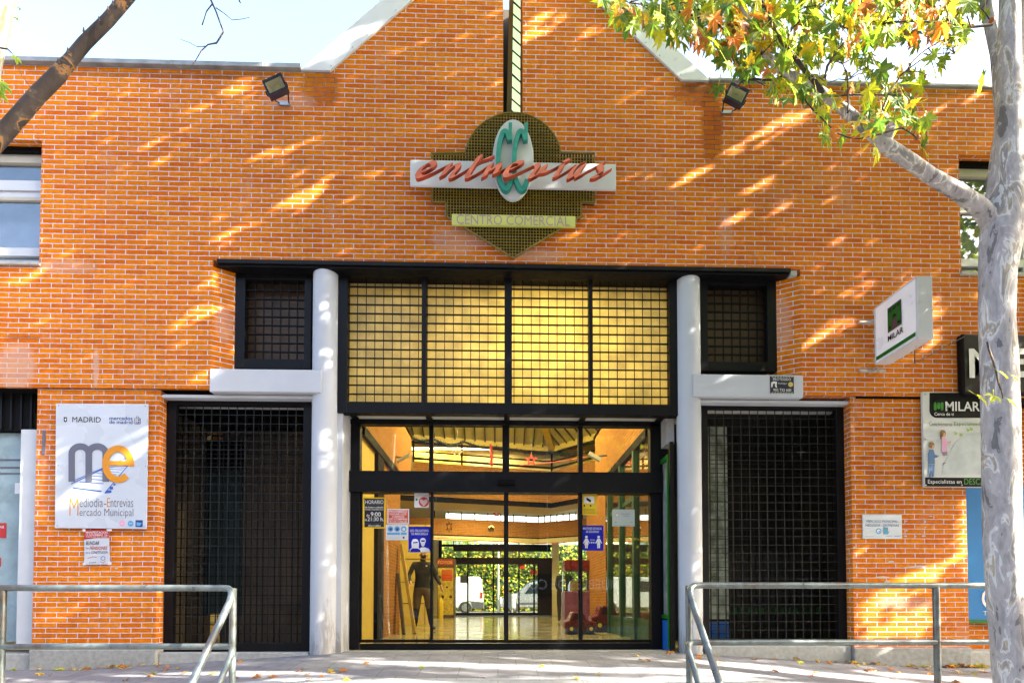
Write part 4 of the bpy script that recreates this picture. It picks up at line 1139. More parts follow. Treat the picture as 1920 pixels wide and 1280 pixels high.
ptext(mb, "Especialistas en", 1740, 899, 1803, 908, Y - .004, WHTP); ptext(mb, "DESCANSO", 1808, 897, 1872, 908, Y - .004, GRNP, bold=.01)
mb.split("banner_lettering", t, tol=.035)
mb = MB(); banner_children(mb, Y - .004); mb.build("printed_children", t)
mb = MB()
for (x, y) in ((1735, 739), (1802, 739), (1735, 823), (1736, 909), (1804, 909)): pdisc(mb, x, y, 1.5, Y - .004, .003, STEEL, 10)
mb.split("fixing_screw", t)
t = thing("blue_poster", "tall bright blue shop panel with a green foot, between brick pier and tree trunk", "poster", at(1850, 1165, .2))
mb = MB(); pbox(mb, 1812, 913, 2050, 1163, .24, .05, mat("poster_blue", (.002, .17, .48), .5, var=.04, spec=.2)); mb.build("panel", t)
mb = MB(); pbox(mb, 1811, 1161, 2050, 1168, .22, .07, GREEN); mb.build("panel_foot", t)
mb = MB(); ptext(mb, "C", 1841, 1103, 1866, 1140, .236, WHTP, bold=.01); ptext(mb, "Tel", 1844, 1145, 1858, 1153, .236, WHTP); mb.build("panel_lettering", t)
# ================================================================= SMALL PLAQUES
def crest(mb, x, y, s, Y, m_):
    ppoly(mb, [(x - s, y - s * 1.6), (x + s, y - s * 1.6), (x + s, y + s * .8), (x, y + s * 1.6), (x - s, y + s * .8)], Y, .001, m_)
    ppoly(mb, [(x - s * .5, y - s * .6), (x + s * .6, y - s * .9), (x + s * .4, y + s * .6), (x - s * .1, y + s * .8)], Y - .001, .001, WHTP)
t = thing("market_board", "large white board with grey and amber letters me above a drawn railway track", "sign", at(190, 989, -.01))
mb = MB(); mb.prism([at(105, 756, -.02), at(277, 757, -.02), at(274, 991, -.02), at(103, 989, -.02)], (0, .018, 0), mat("board_white", (.62, .68, .78), .3, var=.03, scale=2)); mb.build("board_panel", t)
Y = -.0225; bx0, by0, k_ = 80, 740, 1 / 3.765
q = lambda pts: [(bx0 + x * k_, by0 + y * k_) for x, y in pts]
mb = MB()
RAIL = mat("print_rail_blue", (.02, .10, .42), .4, var=0)
for a, b, w_ in (((200, 628), (460, 505), 1.6), ((230, 600), (600, 440), 1.2), ((440, 690), (600, 500), 1.6), ((215, 655), (415, 680), 2.2), ((260, 612), (430, 625), 1.2), ((300, 590), (480, 605), 1.2), ((340, 570), (500, 582), 1.2), ((380, 552), (520, 562), 1.0), ((410, 535), (540, 545), 1.0), ((440, 520), (560, 528), 1.0), ((465, 508), (575, 514), 1.0), ((480, 498), (590, 501), 1.0)):
    pstroke(mb, q([a, b]), w_, Y, .001, RAIL)
ppoly(mb, q([(435, 695), (485, 690), (485, 672), (460, 672)]), Y, .001, RAIL); ppoly(mb, q([(470, 668), (498, 665), (495, 645), (478, 648)]), Y, .001, RAIL); ppoly(mb, q([(500, 640), (515, 636), (512, 624), (500, 627)]), Y, .001, RAIL)
mb.build("railway_drawing", t)
Y = -.0245
def arcband(mb, cx, cy, rx, ry, w_, a0, a1, m_, n=28, Yo=0):
    P = []
    for i in range(n + 1):
        a = R(a0 + (a1 - a0) * i / n); P.append((cx + rx * math.cos(a), cy - ry * math.sin(a)))
    for i in range(n, -1, -1):
        a = R(a0 + (a1 - a0) * i / n); P.append((cx + (rx - w_) * math.cos(a), cy - (ry - w_) * math.sin(a)))
    for i in range(n):
        ppoly(mb, q([P[i], P[i + 1], P[2 * n - i], P[2 * n + 1 - i]]), Y + Yo, .001, m_)
mb = MB()
arcband(mb, 265, 415, 83, 75, 46, 0, 180, GRYP); arcband(mb, 385, 415, 83, 75, 46, 0, 180, GRYP, Yo=-.0005)
for x0, x1 in ((182, 228), (302, 348), (422, 468)): ppoly(mb, q([(x0, 414), (x1, 414), (x1, 612), (x0, 612)]), Y - .001, .001, GRYP)
mb.build("letter_m", t)
mb = MB(); arcband(mb, 532, 488, 112, 132, 46, -8, 180, GOLDP, Yo=-.003); arcband(mb, 532, 488, 112, 132, 46, 180, 312, GOLDP, Yo=-.0035)
ppoly(mb, q([(465, 466), (643, 466), (643, 497), (465, 497)]), Y - .004, .001, GOLDP); mb.build("letter_e", t)
mb = MB(); Y = -.0225
ptext(mb, "MADRID", 135.5, 781.5, 189, 791, Y, INK); ptext(mb, "mercados", 205, 780.5, 248.5, 787, Y, NAVY, bold=.01); ptext(mb, "de madrid", 205, 787.8, 248.5, 794, Y, NAVY, bold=.01)
ptext(mb, "M", 130, 933, 147.5, 966, Y, GOLDP, bold=-.012); ptext(mb, "ediodia", 149, 933, 193, 950, Y, GREYTXT, bold=-.008); ptext(mb, "-", 195, 944, 199, 945.5, Y, GREYTXT); ptext(mb, "E", 200.5, 933, 206.5, 950, Y, GOLDP, bold=-.01)
ptext(mb, "ntrevias", 207.5, 934, 250, 950, Y, GREYTXT, bold=-.008); ptext(mb, "ercado Municipal", 149, 953, 250, 971, Y, GREYTXT, bold=-.008)
mb.split("board_lettering", t, tol=.035)
mb = MB(); crest(mb, 122.5, 786.5, 3, Y, INK)
pstroke(mb, [(252.5, 784), (263, 784), (263, 794), (252.5, 794), (252.5, 784)], .9, Y, .001, NAVY); pstroke(mb, [(255.5, 783), (256, 780.5), (259.5, 780.5), (260, 783)], .8, Y, .001, NAVY)
for (x, y, m_) in ((256, 787, YELP), (260, 787, GRNP), (256, 791.3, CYAP), (260, 791.3, REDP)): pbox(mb, x - 1.4, y - 1.4, x + 1.4, y + 1.4, Y, .001, m_)
pdisc(mb, 229, 981, 5.5, Y, .001, PINKP); pdisc(mb, 245, 981, 5.5, Y, .001, CYAP); pbox(mb, 254, 974.5, 267.5, 987.5, Y, .001, NAVY); ppoly(mb, [(256, 978), (266, 980), (262, 985), (256, 985)], Y - .001, .001, CYAP)
for x in (229, 245): ptext(mb, "ooo", x - 3, 979.5, x + 3, 981.5, Y - .002, WHTP)
for (x, y) in ((110, 760), (272, 761), (107, 985), (270, 987), (109, 872), (273, 874)): pdisc(mb, x, y, .8, Y, .001, INK, 8)
mb.split("board_logo", t)
t = thing("protest_poster", "small taped protest poster with red header MANIFESTACION hanging on brick under the white board", "poster", at(182, 1058, -.004))
Y = -.006
mb = MB(); mb.prism([at(158, 993, Y), at(204, 993, Y), at(206, 1057, Y), at(158, 1058, Y)], (0, .003, 0), mat("paper_grey_white", (.62, .66, .74), .6, var=.04)); mb.build("paper", t)
mb = MB(); Y = -.0085; ppoly(mb, [(158, 993), (204, 993), (204, 1008), (180, 1008), (158, 1011)], Y, .001, REDP)
for a, b in (((155, 991), (160, 996)), ((200, 991), (209, 995)), ((155, 1054), (160, 1059)), ((202, 1053), (209, 1058))): pbox(mb, a[0], a[1], b[0], b[1], Y - .002, .001, PAPER)
pstroke(mb, [(164, 1046), (174, 1043), (181, 1044)], .8, Y, .001, REDP); arc_ = [(193 + 4 * math.cos(R(a)), 1046 - 3.5 * math.sin(R(a))) for a in range(0, 361, 30)]; pstroke(mb, arc_, .8, Y, .001, NAVY); pstroke(mb, [(188, 1052), (193, 1055), (198, 1050)], .8, Y, .001, REDP)
mb.split("poster_print", t)
mb = MB(); Y = -.0105
ptext(mb, "MANIFESTACION", 161, 995.5, 201.5, 999.5, Y, WHTP, bold=.008); ptext(mb, "13 NOVIEMBRE 12h", 161, 1000.5, 201.5, 1004, Y, WHTP, bold=.004); ptext(mb, "PUERTA DEL SOL MADRID", 161, 1004.8, 201.5, 1007, Y, WHTP)
ptext(mb, "BLINDAR", 161, 1014, 186, 1021, Y, INK, bold=.008, shear=.2); ptext(mb, "las", 161, 1025, 166, 1028.5, Y, INK); ptext(mb, "PENSIONES", 168, 1023.5, 201.5, 1030, Y, REDP, bold=.008, shear=.2); ptext(mb, "en la", 161, 1033.5, 169, 1037, Y, INK); ptext(mb, "CONSTITUCION", 171, 1032.5, 202, 1037, Y, INK, bold=.008, shear=.2)
ptext(mb, "coes", 167, 1053, 180, 1055, Y, INK); mb.split("poster_lettering", t, tol=.02)
t = thing("alarm_plate", "black PROTEGIDO alarm plate with phone number on the right white beam", "sign", at(1467, 737, -.02))
mb = MB(); Y = -.018; pbox(mb, 1444, 705, 1488.5, 737, Y, .005, mat("plate_navy", (.012, .012, .03), .4, var=0)); mb.build("plate", t)
mb = MB(); Y = -.0195
for k in range(8):
    x = 1446 + k * 5.2; m_ = mat("plate_stripe", (.55, .55, .42), .5, var=0)
    ppoly(mb, [(x + 2, 705.3), (x + 5, 705.3), (x + 3.5, 706.8), (x + .5, 706.8)], Y, .001, m_); ppoly(mb, [(x + 2, 735), (x + 5, 735), (x + 3, 736.7), (x, 736.7)], Y, .001, m_)
ppoly(mb, [(1446, 717), (1450, 714.5), (1456, 715), (1457, 717), (1456, 722), (1457, 726), (1455, 726.5), (1453, 723), (1453.5, 719), (1450, 718.5), (1448, 726), (1446, 725)], Y, .001, WHTP)
pdisc(mb, 1482.5, 720.5, 4.6, Y, .001, mat("badge_amber", (.60, .45, .12), .5)); mb.split("plate_print", t, tol=.006)
mb = MB(); ptext(mb, "PROTEGIDO", 1449.5, 708.5, 1483, 713, Y, WHTP, bold=.004); ptext(mb, "SeaSegur", 1459, 717, 1476, 720.5, Y, WHTP); ptext(mb, "902 732 600", 1450, 728.5, 1483.5, 733, Y, WHTP, bold=.004); mb.build("plate_lettering", t)
t = thing("market_plaque", "white rectangular MERCADO MUNICIPAL plaque on the brick pier right of the gate", "sign", at(1654, 1010, .01))
Y = .015
mb = MB(); pbox(mb, 1618, 964.5, 1691, 1009.5, Y, .014, mat("plaque_white", (.74, .80, .84), .35, var=.02)); mb.build("plaque_plate", t)
mb = MB(); Y = .0125; ptext(mb, "MERCADO MUNICIPAL", 1625, 974.5, 1683, 979, Y, NAVY); ptext(mb, "MEDIODIA - ENTREVIAS", 1623, 982, 1685.5, 986.8, Y, NAVY); ptext(mb, "www.mercadomediodia.es", 1621, 1004.5, 1641, 1005.8, Y, GREYTXT); ptext(mb, "MADRID", 1661, 1003.5, 1673, 1005.3, Y, GREYTXT); ptext(mb, "mercados", 1677, 1003, 1688, 1005.5, Y, NAVY); mb.build("plaque_lettering", t)
mb = MB(); pdisc(mb, 1647.5, 995, 5.5, Y, .001, CYAP); pdisc(mb, 1647.5, 995, 3.2, Y - .001, .001, WHTP); pdisc(mb, 1648.5, 996, 1.6, Y - .002, .001, CYAP); pbox(mb, 1656.5, 987.8, 1665, 1001, Y, .001, mat("print_teal_blue", (.03, .25, .42), .5)); ppoly(mb, [(1665, 997), (1668, 994), (1666, 1000)], Y, .001, CYAP); mb.build("plaque_print", t)
mb = MB()
for (x, y, w_, h_) in ((1698, 976, 9, 3), (1695, 983, 4, 2.5), (1700, 994, 4, 3.5), (1698, 1004.5, 9, 4), (1716, 1005, 6, 3), (1732, 1004, 9, 4), (1735, 977, 4, 5), (1735, 988, 4, 4), (1745, 967, 10, 2), (1672, 1053, 13, 6), (1720, 1062, 50, 5), (1655, 1082, 34, 5), (1663, 1090, 14, 4), (1602, 1025, 4, 3), (243, 1010, 3, 3), (247, 1005, 3, 3), (262, 1005, 3, 3), (261, 1016, 3, 3), (247, 1017, 3, 3), (218, 1065, 8, 3)):
    n = 9; P = [(x + (w_ / 2) * math.cos(2 * math.pi * i / n) * random.uniform(.6, 1.1), y + (h_ / 2) * math.sin(2 * math.pi * i / n) * random.uniform(.6, 1.1)) for i in range(n)]
    ppoly(mb, P, .0285, .0012, mat("glue_remains", (.60, .52, .48), .9, var=.1))
mb.split("glue_remains", B)
# ================================================================= DOOR STICKERS
YA = YD + .042; YC = YD + .003
def sticker(name, label, px0, py0, px1, py1, base, fn, Yp=YA, cat="notice"):
    t = thing(name, label, cat, at((px0 + px1) / 2, py1, Yp))
    mb = MB(); pbox(mb, px0, py0, px1, py1, Yp, .0015, base); mb.build("sheet", t)
    mb = MB(); fn(mb, Yp - .0015)
    if mb.v: mb.build("print", t)
def f1(mb, Y):
    pbox(mb, 683.5, 934.5, 720, 987.5, Y, .001, mat("hours_black", (.003, .003, .006), .4, var=0)); Y -= .0015
    ptext(mb, "HORARIO", 685, 937, 719, 944, Y, WHTP, bold=.008); pbox(mb, 684, 945.5, 719.5, 946, Y, .0005, GREYTXT); ptext(mb, "de lunes a sabado", 684.5, 948.5, 719, 952, Y, WHTP, bold=.01); ptext(mb, "ininterrumpidamente", 684.5, 953.3, 719, 956.5, Y, WHTP, bold=.01)
    ptext(mb, "de", 687, 963, 693, 967.5, Y, WHTP, bold=.004); ptext(mb, "9:00", 695, 959.5, 714, 967.5, Y, WHTP, bold=.012); ptext(mb, "a", 683.8, 972, 688, 976, Y, WHTP, bold=.004); ptext(mb, "21:30 h.", 689, 968.8, 719.5, 976.3, Y, WHTP, bold=.012)
    pbox(mb, 684, 981, 719.5, 981.5, Y, .0005, GREYTXT); ptext(mb, "AhorraMas", 689.5, 983, 714, 986.5, Y, WHTP, bold=.008, shear=.2)
sticker("opening_hours_sign", "black HORARIO opening hours sheet with yellow border on the left door pane", 681, 932, 722.5, 990, YELP, f1)
def f2(mb, Y):
    pbox(mb, 728.5, 955.5, 765, 980, Y, .001, ORGP); Y -= .0015
    for i, (s, a, b) in enumerate((("PROHIBIDO", 730, 763), ("SACAR LOS", 730, 762), ("CARROS", 735, 758), ("DE COMPRA", 729.5, 763.5), ("A LA CALLE", 730, 763))): ptext(mb, s, a, 956.6 + i * 4.7, b, 960.3 + i * 4.7, Y, WHTP, bold=.015)
sticker("trolley_notice", "orange red notice PROHIBIDO SACAR LOS CARROS with white border", 726.5, 953.5, 767, 982, WHTP, f2)
def f3(mb, Y):
    for x in (732, 744.5, 757): pdisc(mb, x, 991, 5.3, Y, .001, CYAP); pdisc(mb, x + (.5 if x < 756 else 0), 991.5, 2.6, Y - .001, .001, WHTP if x > 756 else NAVY)
    pbox(mb, 726, 997.5, 750, 1002, Y, .001, CYAP); pbox(mb, 751.5, 997.5, 762.5, 1002, Y, .001, CYAP); ptext(mb, "medidas de prevencion", 727, 1007, 750, 1009, Y, CYAP); pbox(mb, 755, 1005.5, 758.5, 1009, Y, .001, NAVY)
sticker("hygiene_notice", "pale hygiene notice with three round blue pictograms below the orange notice", 723.5, 983, 765, 1012, PAPER, f3)
def f4(mb, Y):
    ptext(mb, "USO OBLIGATORIO", 769, 992, 803.5, 996.5, Y, WHTP, bold=.004); ptext(mb, "DE MASCARILLA", 771.5, 998, 802.5, 1002.3, Y, WHTP, bold=.004)
    ppoly(mb, [(772, 1026), (771.5, 1016), (774, 1010.5), (778.5, 1009.5), (783, 1011), (785.5, 1017), (785, 1026)], Y, .001, WHTP); ppoly(mb, [(774, 1016), (783.5, 1014.5), (783, 1017), (774.5, 1018)], Y - .001, .001, BLUP)
    ppoly(mb, [(768, 1034.5), (768.5, 1029), (773, 1026), (784, 1026), (789, 1029.5), (790, 1034.5)], Y - .001, .001, WHTP); ppoly(mb, [(769, 1034.5), (769.5, 1030), (774, 1027.3), (783, 1027.3), (788, 1030), (789, 1034.5)], Y - .002, .001, BLUP)
    pdisc(mb, 793, 1013.5, 5.3, Y, .001, WHTP, 20, 5.8); pbox(mb, 789.5, 1012, 796.5, 1015, Y - .001, .001, BLUP); ppoly(mb, [(789, 1018), (797, 1018), (795.5, 1022.5), (793, 1024), (790.5, 1022.5)], Y - .001, .001, PAPER)
    ppoly(mb, [(787, 1028), (790, 1025.5), (796.5, 1025.5), (804, 1028), (807, 1034), (790.5, 1034.5)], Y, .001, WHTP)
sticker("mask_notice", "royal blue USO OBLIGATORIO DE MASCARILLA notice with two masked heads", 766, 986.5, 807.5, 1034.5, BLUP, f4)
def f5(mb, Y):
    pdisc(mb, 794.5, 940.5, 9.4, Y, .001, REDP)
    ppoly(mb, [(794.5, 949), (787.5, 941), (787, 937), (790, 935), (794.5, 938), (799, 935), (802, 937), (801.5, 941)], Y - .001, .001, mat("print_flesh", (.65, .45, .42), .5))
    ptext(mb, "CENTRO", 785, 925, 795.5, 926.5, Y, GREYTXT); ptext(mb, "CARDIOPROTEGIDO", 780, 928, 803, 929.5, Y, GREYTXT); ppoly(mb, [(779, 934), (783, 934), (783, 937), (781, 939), (779, 937)], Y, .001, GRNP)
sticker("heart_notice", "white notice with red disc and clasped hands heart at the top of the left pane", 777, 923.5, 804, 951, PAPER, f5)
def f6(mb, Y):
    pbox(mb, 1095, 930, 1114, 943, Y, .001, PAPER); ppoly(mb, [(1099, 933), (1102, 933), (1109, 937.5), (1107, 941.5), (1100, 937)], Y - .001, .001, INK)
    ptext(mb, "ZONA VIDEOVIGILADA", 1093, 926.5, 1117, 928, Y, INK, bold=.004); pbox(mb, 1094, 946, 1097, 949, Y, .001, INK); pbox(mb, 1106, 946, 1109, 949, Y, .001, INK)
    for y in (953.5, 956, 958.5, 961): pbox(mb, 1094, y, 1115, y + .5, Y, .0008, INK)
sticker("camera_notice", "yellow video surveillance notice high on the right door pane", 1090, 924, 1119, 965, YELP, f6)
def f7(mb, Y):
    ptext(mb, "MANTENER DISTANCIA", 1093.5, 988, 1128, 992.3, Y, WHTP, bold=.004); ptext(mb, "DE SEGURIDAD", 1099, 994, 1123, 998, Y, WHTP, bold=.004)
    for x, sk in ((1099.5, 1), (1122.5, 0)):
        pdisc(mb, x, 1006, 2.4, Y, .001, WHTP); d = 4 if sk else 3
        ppoly(mb, [(x - 2.2, 1009), (x + 2.2, 1009), (x + 6.3, 1017.5), (x + 4.8, 1018.5), (x + 2.2, 1014), (x + d, 1021), (x - d, 1021), (x - 2.2, 1014), (x - 4.8, 1018.5), (x - 6.3, 1017.5)], Y, .001, WHTP)
        pbox(mb, x - 2.4, 1021, x - .3, 1027, Y, .001, WHTP); pbox(mb, x + .3, 1021, x + 2.4, 1027, Y, .001, WHTP)
    ptext(mb, "1,5 m", 1107, 1010, 1115, 1013.5, Y, WHTP, bold=.01); pbox(mb, 1109, 1016, 1113.5, 1017, Y, .001, WHTP); ppoly(mb, [(1107, 1016.5), (1109.5, 1014.8), (1109.5, 1018.2)], Y, .001, WHTP); ppoly(mb, [(1115.3, 1016.5), (1113, 1014.8), (1113, 1018.2)], Y, .001, WHTP)
sticker("distance_notice", "blue MANTENER DISTANCIA DE SEGURIDAD notice with two white figures", 1090.5, 984.5, 1131.5, 1031.5, BLUP, f7)
def f8(mb, Y):
    pdisc(mb, 1157, 965, 3.8, Y, .001, GOLDP); pdisc(mb, 1157, 965, 3.0, Y - .001, .001, PAPER); ptext(mb, "PROHIBIDO", 1165, 962, 1182, 964, Y, GREYTXT); ptext(mb, "FUMAR", 1169, 966, 1179, 968, Y, GREYTXT)
    for k in range(16): pbox(mb, 1151 + k * 2.4, 984.3, 1152 + k * 2.4, 984.9, Y, .0008, INK)
    pbox(mb, 1153, 978, 1156, 979, Y, .0008, GRNP); pbox(mb, 1183, 978, 1186, 979, Y, .0008, GRNP)
sticker("paper_notice", "white paper notice in a plastic sleeve taped to the right door pane", 1148, 954.5, 1190, 986, mat("paper_pale_green", (.55, .62, .56), .5, var=.04), f8)
# ================================================================= HANDRAILS
def handrail(side):
    Yr = -2.1
    if side < 0:
        lab = "grey tubular steel handrail left of the entrance, turning down the steps"
        xe, yt, yl = 440, 1107, 1215; far = (-140, 1096, 1208); posts = (3,); cx = 436
    else:
        lab = "grey tubular steel handrail right of the entrance, passing behind the tree trunk"
        xe, yt, yl = 1290, 1103, 1213; far = (2080, 1091, 1193); posts = (1757, 2060); cx = 1292
    base = at(cx, 1280, Yr)
    t = thing("handrail", lab, "handrail", (base.x, Yr, ground_z(base.x, Yr)))
    r = .0265
    c0 = at(xe, yt, Yr); f0 = at(far[0], far[1], Yr); s = side
    zt1 = (c0.z + f0.z) / 2; c0.z = zt1; f0.z = zt1
    dn = Vector((0, -.60, -.66)).normalized()
    mb = MB()
    e = c0 - Vector((s * .0, 0, 0))
    cur = [f0, c0 + Vector((s * .16, 0, 0)), c0 + Vector((s * .10, -.003, 0)), c0 + Vector((s * .045, -.015, -.004)), c0 + Vector((s * .008, -.04, -.022)), c0 + Vector((-s * .010, -.07, -.055)), c0 + Vector((-s * .012, 0, 0)) + dn * .15, c0 + Vector((-s * .012, 0, 0)) + dn * 1.55]
    mb.tube(cur, r, GALV, 16); mb.build("top_rail", t)
    l0 = at(xe, yl, Yr); l1 = at(far[0], far[2], Yr); zl = (l0.z + l1.z) / 2
    mb = MB(); px_ = at(cx, 1200, Yr).x
    mb.tube([(l1.x, Yr, zl), (px_, Yr, zl)], r * .92, GALV, 16)
    o = Vector((px_, Yr, zl)); mb.tube([o + Vector((0, -.03, -.0)), o + Vector((-s * .035, -.07, -.015)), o + Vector((-s * .045, -.11, -.06)), o + Vector((-s * .045, -.06, 0)) + dn * 1.3], r * .92, GALV, 16)
    mb.build("lower_rail", t)
    for p in (cx,) + posts:
        X = at(p, 1200, Yr).x; mb = MB(); mb.tube([(X, Yr + .001, ground_z(X, Yr) - .02), (X, Yr + .001, zt1 - .002)], r * 1.0, GALV, 16)
        mb.disc((X, Yr, ground_z(X, Yr)), .06, .008, GALV, 16, axis='z'); mb.build("post", t)
    e2 = c0 + dn * 1.5; mb = MB(); mb.tube([(e2.x, e2.y, ZS - .02), (e2.x, e2.y, e2.z + .03)], r, GALV, 12); mb.build("post", t)
handrail(-1); handrail(1)
# ================================================================= TREES
BARK = bark_mat("plane_bark", (.25, .235, .23), (.44, .43, .41), (.30, .26, .19), 10)
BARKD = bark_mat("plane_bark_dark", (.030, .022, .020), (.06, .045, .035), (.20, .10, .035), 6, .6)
LF = [leaf_mat("leaf_green", (.20, .33, .02), .55), leaf_mat("leaf_dark_green", (.09, .20, .02), .5), leaf_mat("leaf_yellow_green", (.42, .50, .02), .55), leaf_mat("leaf_yellow", (.62, .45, .02)), leaf_mat("leaf_orange", (.50, .20, .025)), leaf_mat("leaf_brown", (.24, .10, .03))]
half = [(90, 1.0), (80, .74), (73, .78), (62, .42), (50, .66), (38, .95), (30, .66), (20, .68), (6, .40), (-8, .50), (-22, .66), (-34, .44), (-62, .30), (-88, .06)]
LEAF = [(r * math.cos(R(a)), r * math.sin(R(a))) for a, r in half] + [(-r * math.cos(R(a)), r * math.sin(R(a))) for a, r in reversed(half[1:-1])]
LEAF_S = [(0, 1), (.3, .4), (.85, .45), (.45, 0), (.5, -.3), (0, -.1), (-.5, -.3), (-.45, 0), (-.85, .45), (-.3, .4)]
def add_leaf(mb, c, size, nrm, tip, m_, shape=LEAF, curl=.4, stem=True):
    nrm = nrm.normalized(); tip = (tip - nrm * tip.dot(nrm)).normalized(); sd = tip.cross(nrm)
    vs = [c]
    for x, y in shape:
        rr = x * x + y * y
        vs.append(c + (sd * x + tip * y) * size * .5 - nrm * size * .5 * (curl * rr - .30 * abs(x)))
    n = len(shape)
    mb.add(vs, [(0, i + 1, (i + 1) % n + 1) for i in range(n)], m_)
    if stem:
        a = c - tip * size * .02; b = c - tip * size * .55 + Vector((0, 0, size * .12))
        w_ = sd * size * .018
        mb.add([a - w_, a + w_, b + w_, b - w_], [(0, 1, 2, 3)], LF[2])
def ppath(pts, z):   # pixel path with depth z (metres from camera along Y)
    out = []
    for p in pts:
        zz = p[3] if len(p) > 3 else z
        out.append(at(p[0], p[1], CAM.y + zz))
    return out
def rads(pts, z):
    out = []
    for i, p in enumerate(pts):   # a round limb far off the view axis looks wider than it is
        a = pts[max(i - 1, 0)]; b = pts[min(i + 1, len(pts) - 1)]
        d = Vector((b[0] - a[0], b[1] - a[1])).normalized(); q = Vector((p[0] - 960, p[1] - PPY)) / F
        k = q.x * d.y - q.y * d.x
        out.append(p[2] / 2 * (p[3] if len(p) > 3 else z) / F / math.sqrt(1 + k * k))
    return out
rt = random.Random(3)
z0 = 3.3
base = at(1905, 1400, CAM.y + z0)
T1 = thing("plane_tree", "pale mottled plane tree trunk at the right edge with yellow green leaves overhanging", "tree", (base.x + .05, base.y, ZS), "plane trees along the pavement")
mb = MB()
tr_ = [(1925, 1560, 104), (1910, 1400, 96), (1902, 1280, 86), (1888, 1130, 82), (1879, 1000, 80), (1877, 850, 80), (1874, 700, 79), (1869, 600, 75), (1870, 520, 76), (1877, 450, 88), (1886, 380, 92), (1893, 300, 72), (1893, 220, 62), (1892, 120, 50), (1893, 0, 44), (1895, -150, 38), (1900, -320, 30)]
def jit(P, a): return [p + Vector((rt.uniform(-a, a), rt.uniform(-a, a), 0)) for p in P]
mb.tube(ppath(tr_, z0), rads(tr_, z0), BARK, 24)
r2_ = [(1890, 400, 60), (1912, 300, 62), (1922, 180, 58), (1935, 0, 54), (1950, -200, 44)]; mb.tube(ppath(r2_, z0 + .05), rads(r2_, z0), BARK, 18)
r3_ = [(1885, 420, 40, 3.4), (1862, 350, 34, 3.5), (1880, 230, 30, 3.5), (1868, 100, 28, 3.6), (1850, 20, 26, 3.7), (1838, -80, 22, 3.8)]; mb.tube(ppath(r3_, z0), rads(r3_, z0), BARK, 14)
mb.build("trunk", T1)
mb = MB()
limb = [(a_, b_, c_ * .86, d_) for a_, b_, c_, d_ in [(1885, 470, 70, 3.3), (1862, 420, 62, 3.3), (1838, 390, 54, 3.28), (1800, 362, 47, 3.25), (1745, 330, 43, 3.2), (1700, 298, 42, 3.2), (1665, 276, 43, 3.2), (1640, 255, 36, 3.2), (1600, 220, 33, 3.2), (1560, 187, 31, 3.2), (1510, 155, 28, 3.2), (1465, 130, 25, 3.2), (1430, 100, 23, 3.2), (1405, 55, 21, 3.2), (1390, 0, 19, 3.2), (1372, -90, 16, 3.2), (1340, -200, 12, 3.2)]]
mb.tube(ppath(limb, 3.2), rads(limb, 3.2), BARK, 18)
kn = at(1662, 262, CAM.y + 3.2); mb.tube([kn + Vector((0, 0, 0)), kn + Vector((-.015, -.06, .035))], [.035, .028], BARK, 12); mb.disc((kn.x - .016, kn.y - .062, kn.z + .036), .02, -.004, BARKD, 12)
lb2 = [(1545, 175, 14), (1500, 120, 12), (1465, 78, 11), (1440, 30, 10), (1418, -20, 9)]; mb.tube(ppath(lb2, 3.15), rads(lb2, 3.15), BARKD, 8)
mb.build("limb", T1)
twigs = [[(1545, 150, 6), (1560, 110, 5), (1600, 60, 4), (1640, 20, 3), (1690, -20, 3)], [(1860, 45, 6), (1820, 50, 4), (1780, 45, 3), (1700, 40, 3), (1655, 45, 2.5)], [(1640, 250, 5), (1655, 205, 4), (1670, 170, 3), (1700, 130, 3), (1740, 90, 2.5), (1800, 60, 2)],
         [(1590, 212, 4), (1590, 150, 3), (1580, 120, 2)], [(1430, 100, 5), (1400, 90, 4), (1360, 60, 3), (1320, 20, 3), (1280, 5, 2)], [(1480, 135, 5), (1450, 150, 4), (1400, 150, 3), (1380, 165, 2)], [(1400, 50, 5), (1340, 40, 4), (1260, 20, 3), (1180, 5, 2.5)],
         [(1700, 135, 3), (1740, 105, 2), (1790, 100, 1.6)], [(1520, 160, 5), (1510, 190, 3), (1560, 240, 2)], [(1640, 255, 4), (1690, 240, 3), (1720, 260, 2)], [(1850, 640, 4), (1868, 700, 3.5), (1880, 745, 2.5)], [(1470, 80, 4), (1500, 40, 3), (1560, 0, 2)], [(1600, 60, 3), (1560, 40, 2), (1530, 10, 1.6)], [(1640, 255, 4), (1600, 260, 3), (1570, 250, 2)], [(1550, 180, 4), (1640, 178, 2.5), (1690, 175, 2)]]
mb = MB()
for tw in twigs:
    z = rt.uniform(3.0, 3.3); P = smooth([(a, b) for a, b, c in tw], 3); W2 = np.interp(np.linspace(0, 1, len(P)), np.linspace(0, 1, len(tw)), [c for _, _, c in tw])
    mb.tube([at(x + rt.uniform(-1.5, 1.5), y + rt.uniform(-1.5, 1.5), CAM.y + z) for x, y in P], [c / 2 * z / F for c in W2], BARKD, 6)
for k in range(70):
    tw = rt.choice(twigs[:-1]); p = rt.choice(tw); z = rt.uniform(3.0, 3.4); a = at(p[0], p[1], CAM.y + z); d = Vector((rt.uniform(-1, 1), rt.uniform(-.6, .6), rt.uniform(-.4, .8))).normalized()
    if p[1] > 215: continue
    mb.tube([a, a + d * .07 + Vector((0, 0, .015)), a + d * .14], [.004, .003, .0016], BARKD, 5)
mb.split("twig", T1)
mb = MB()
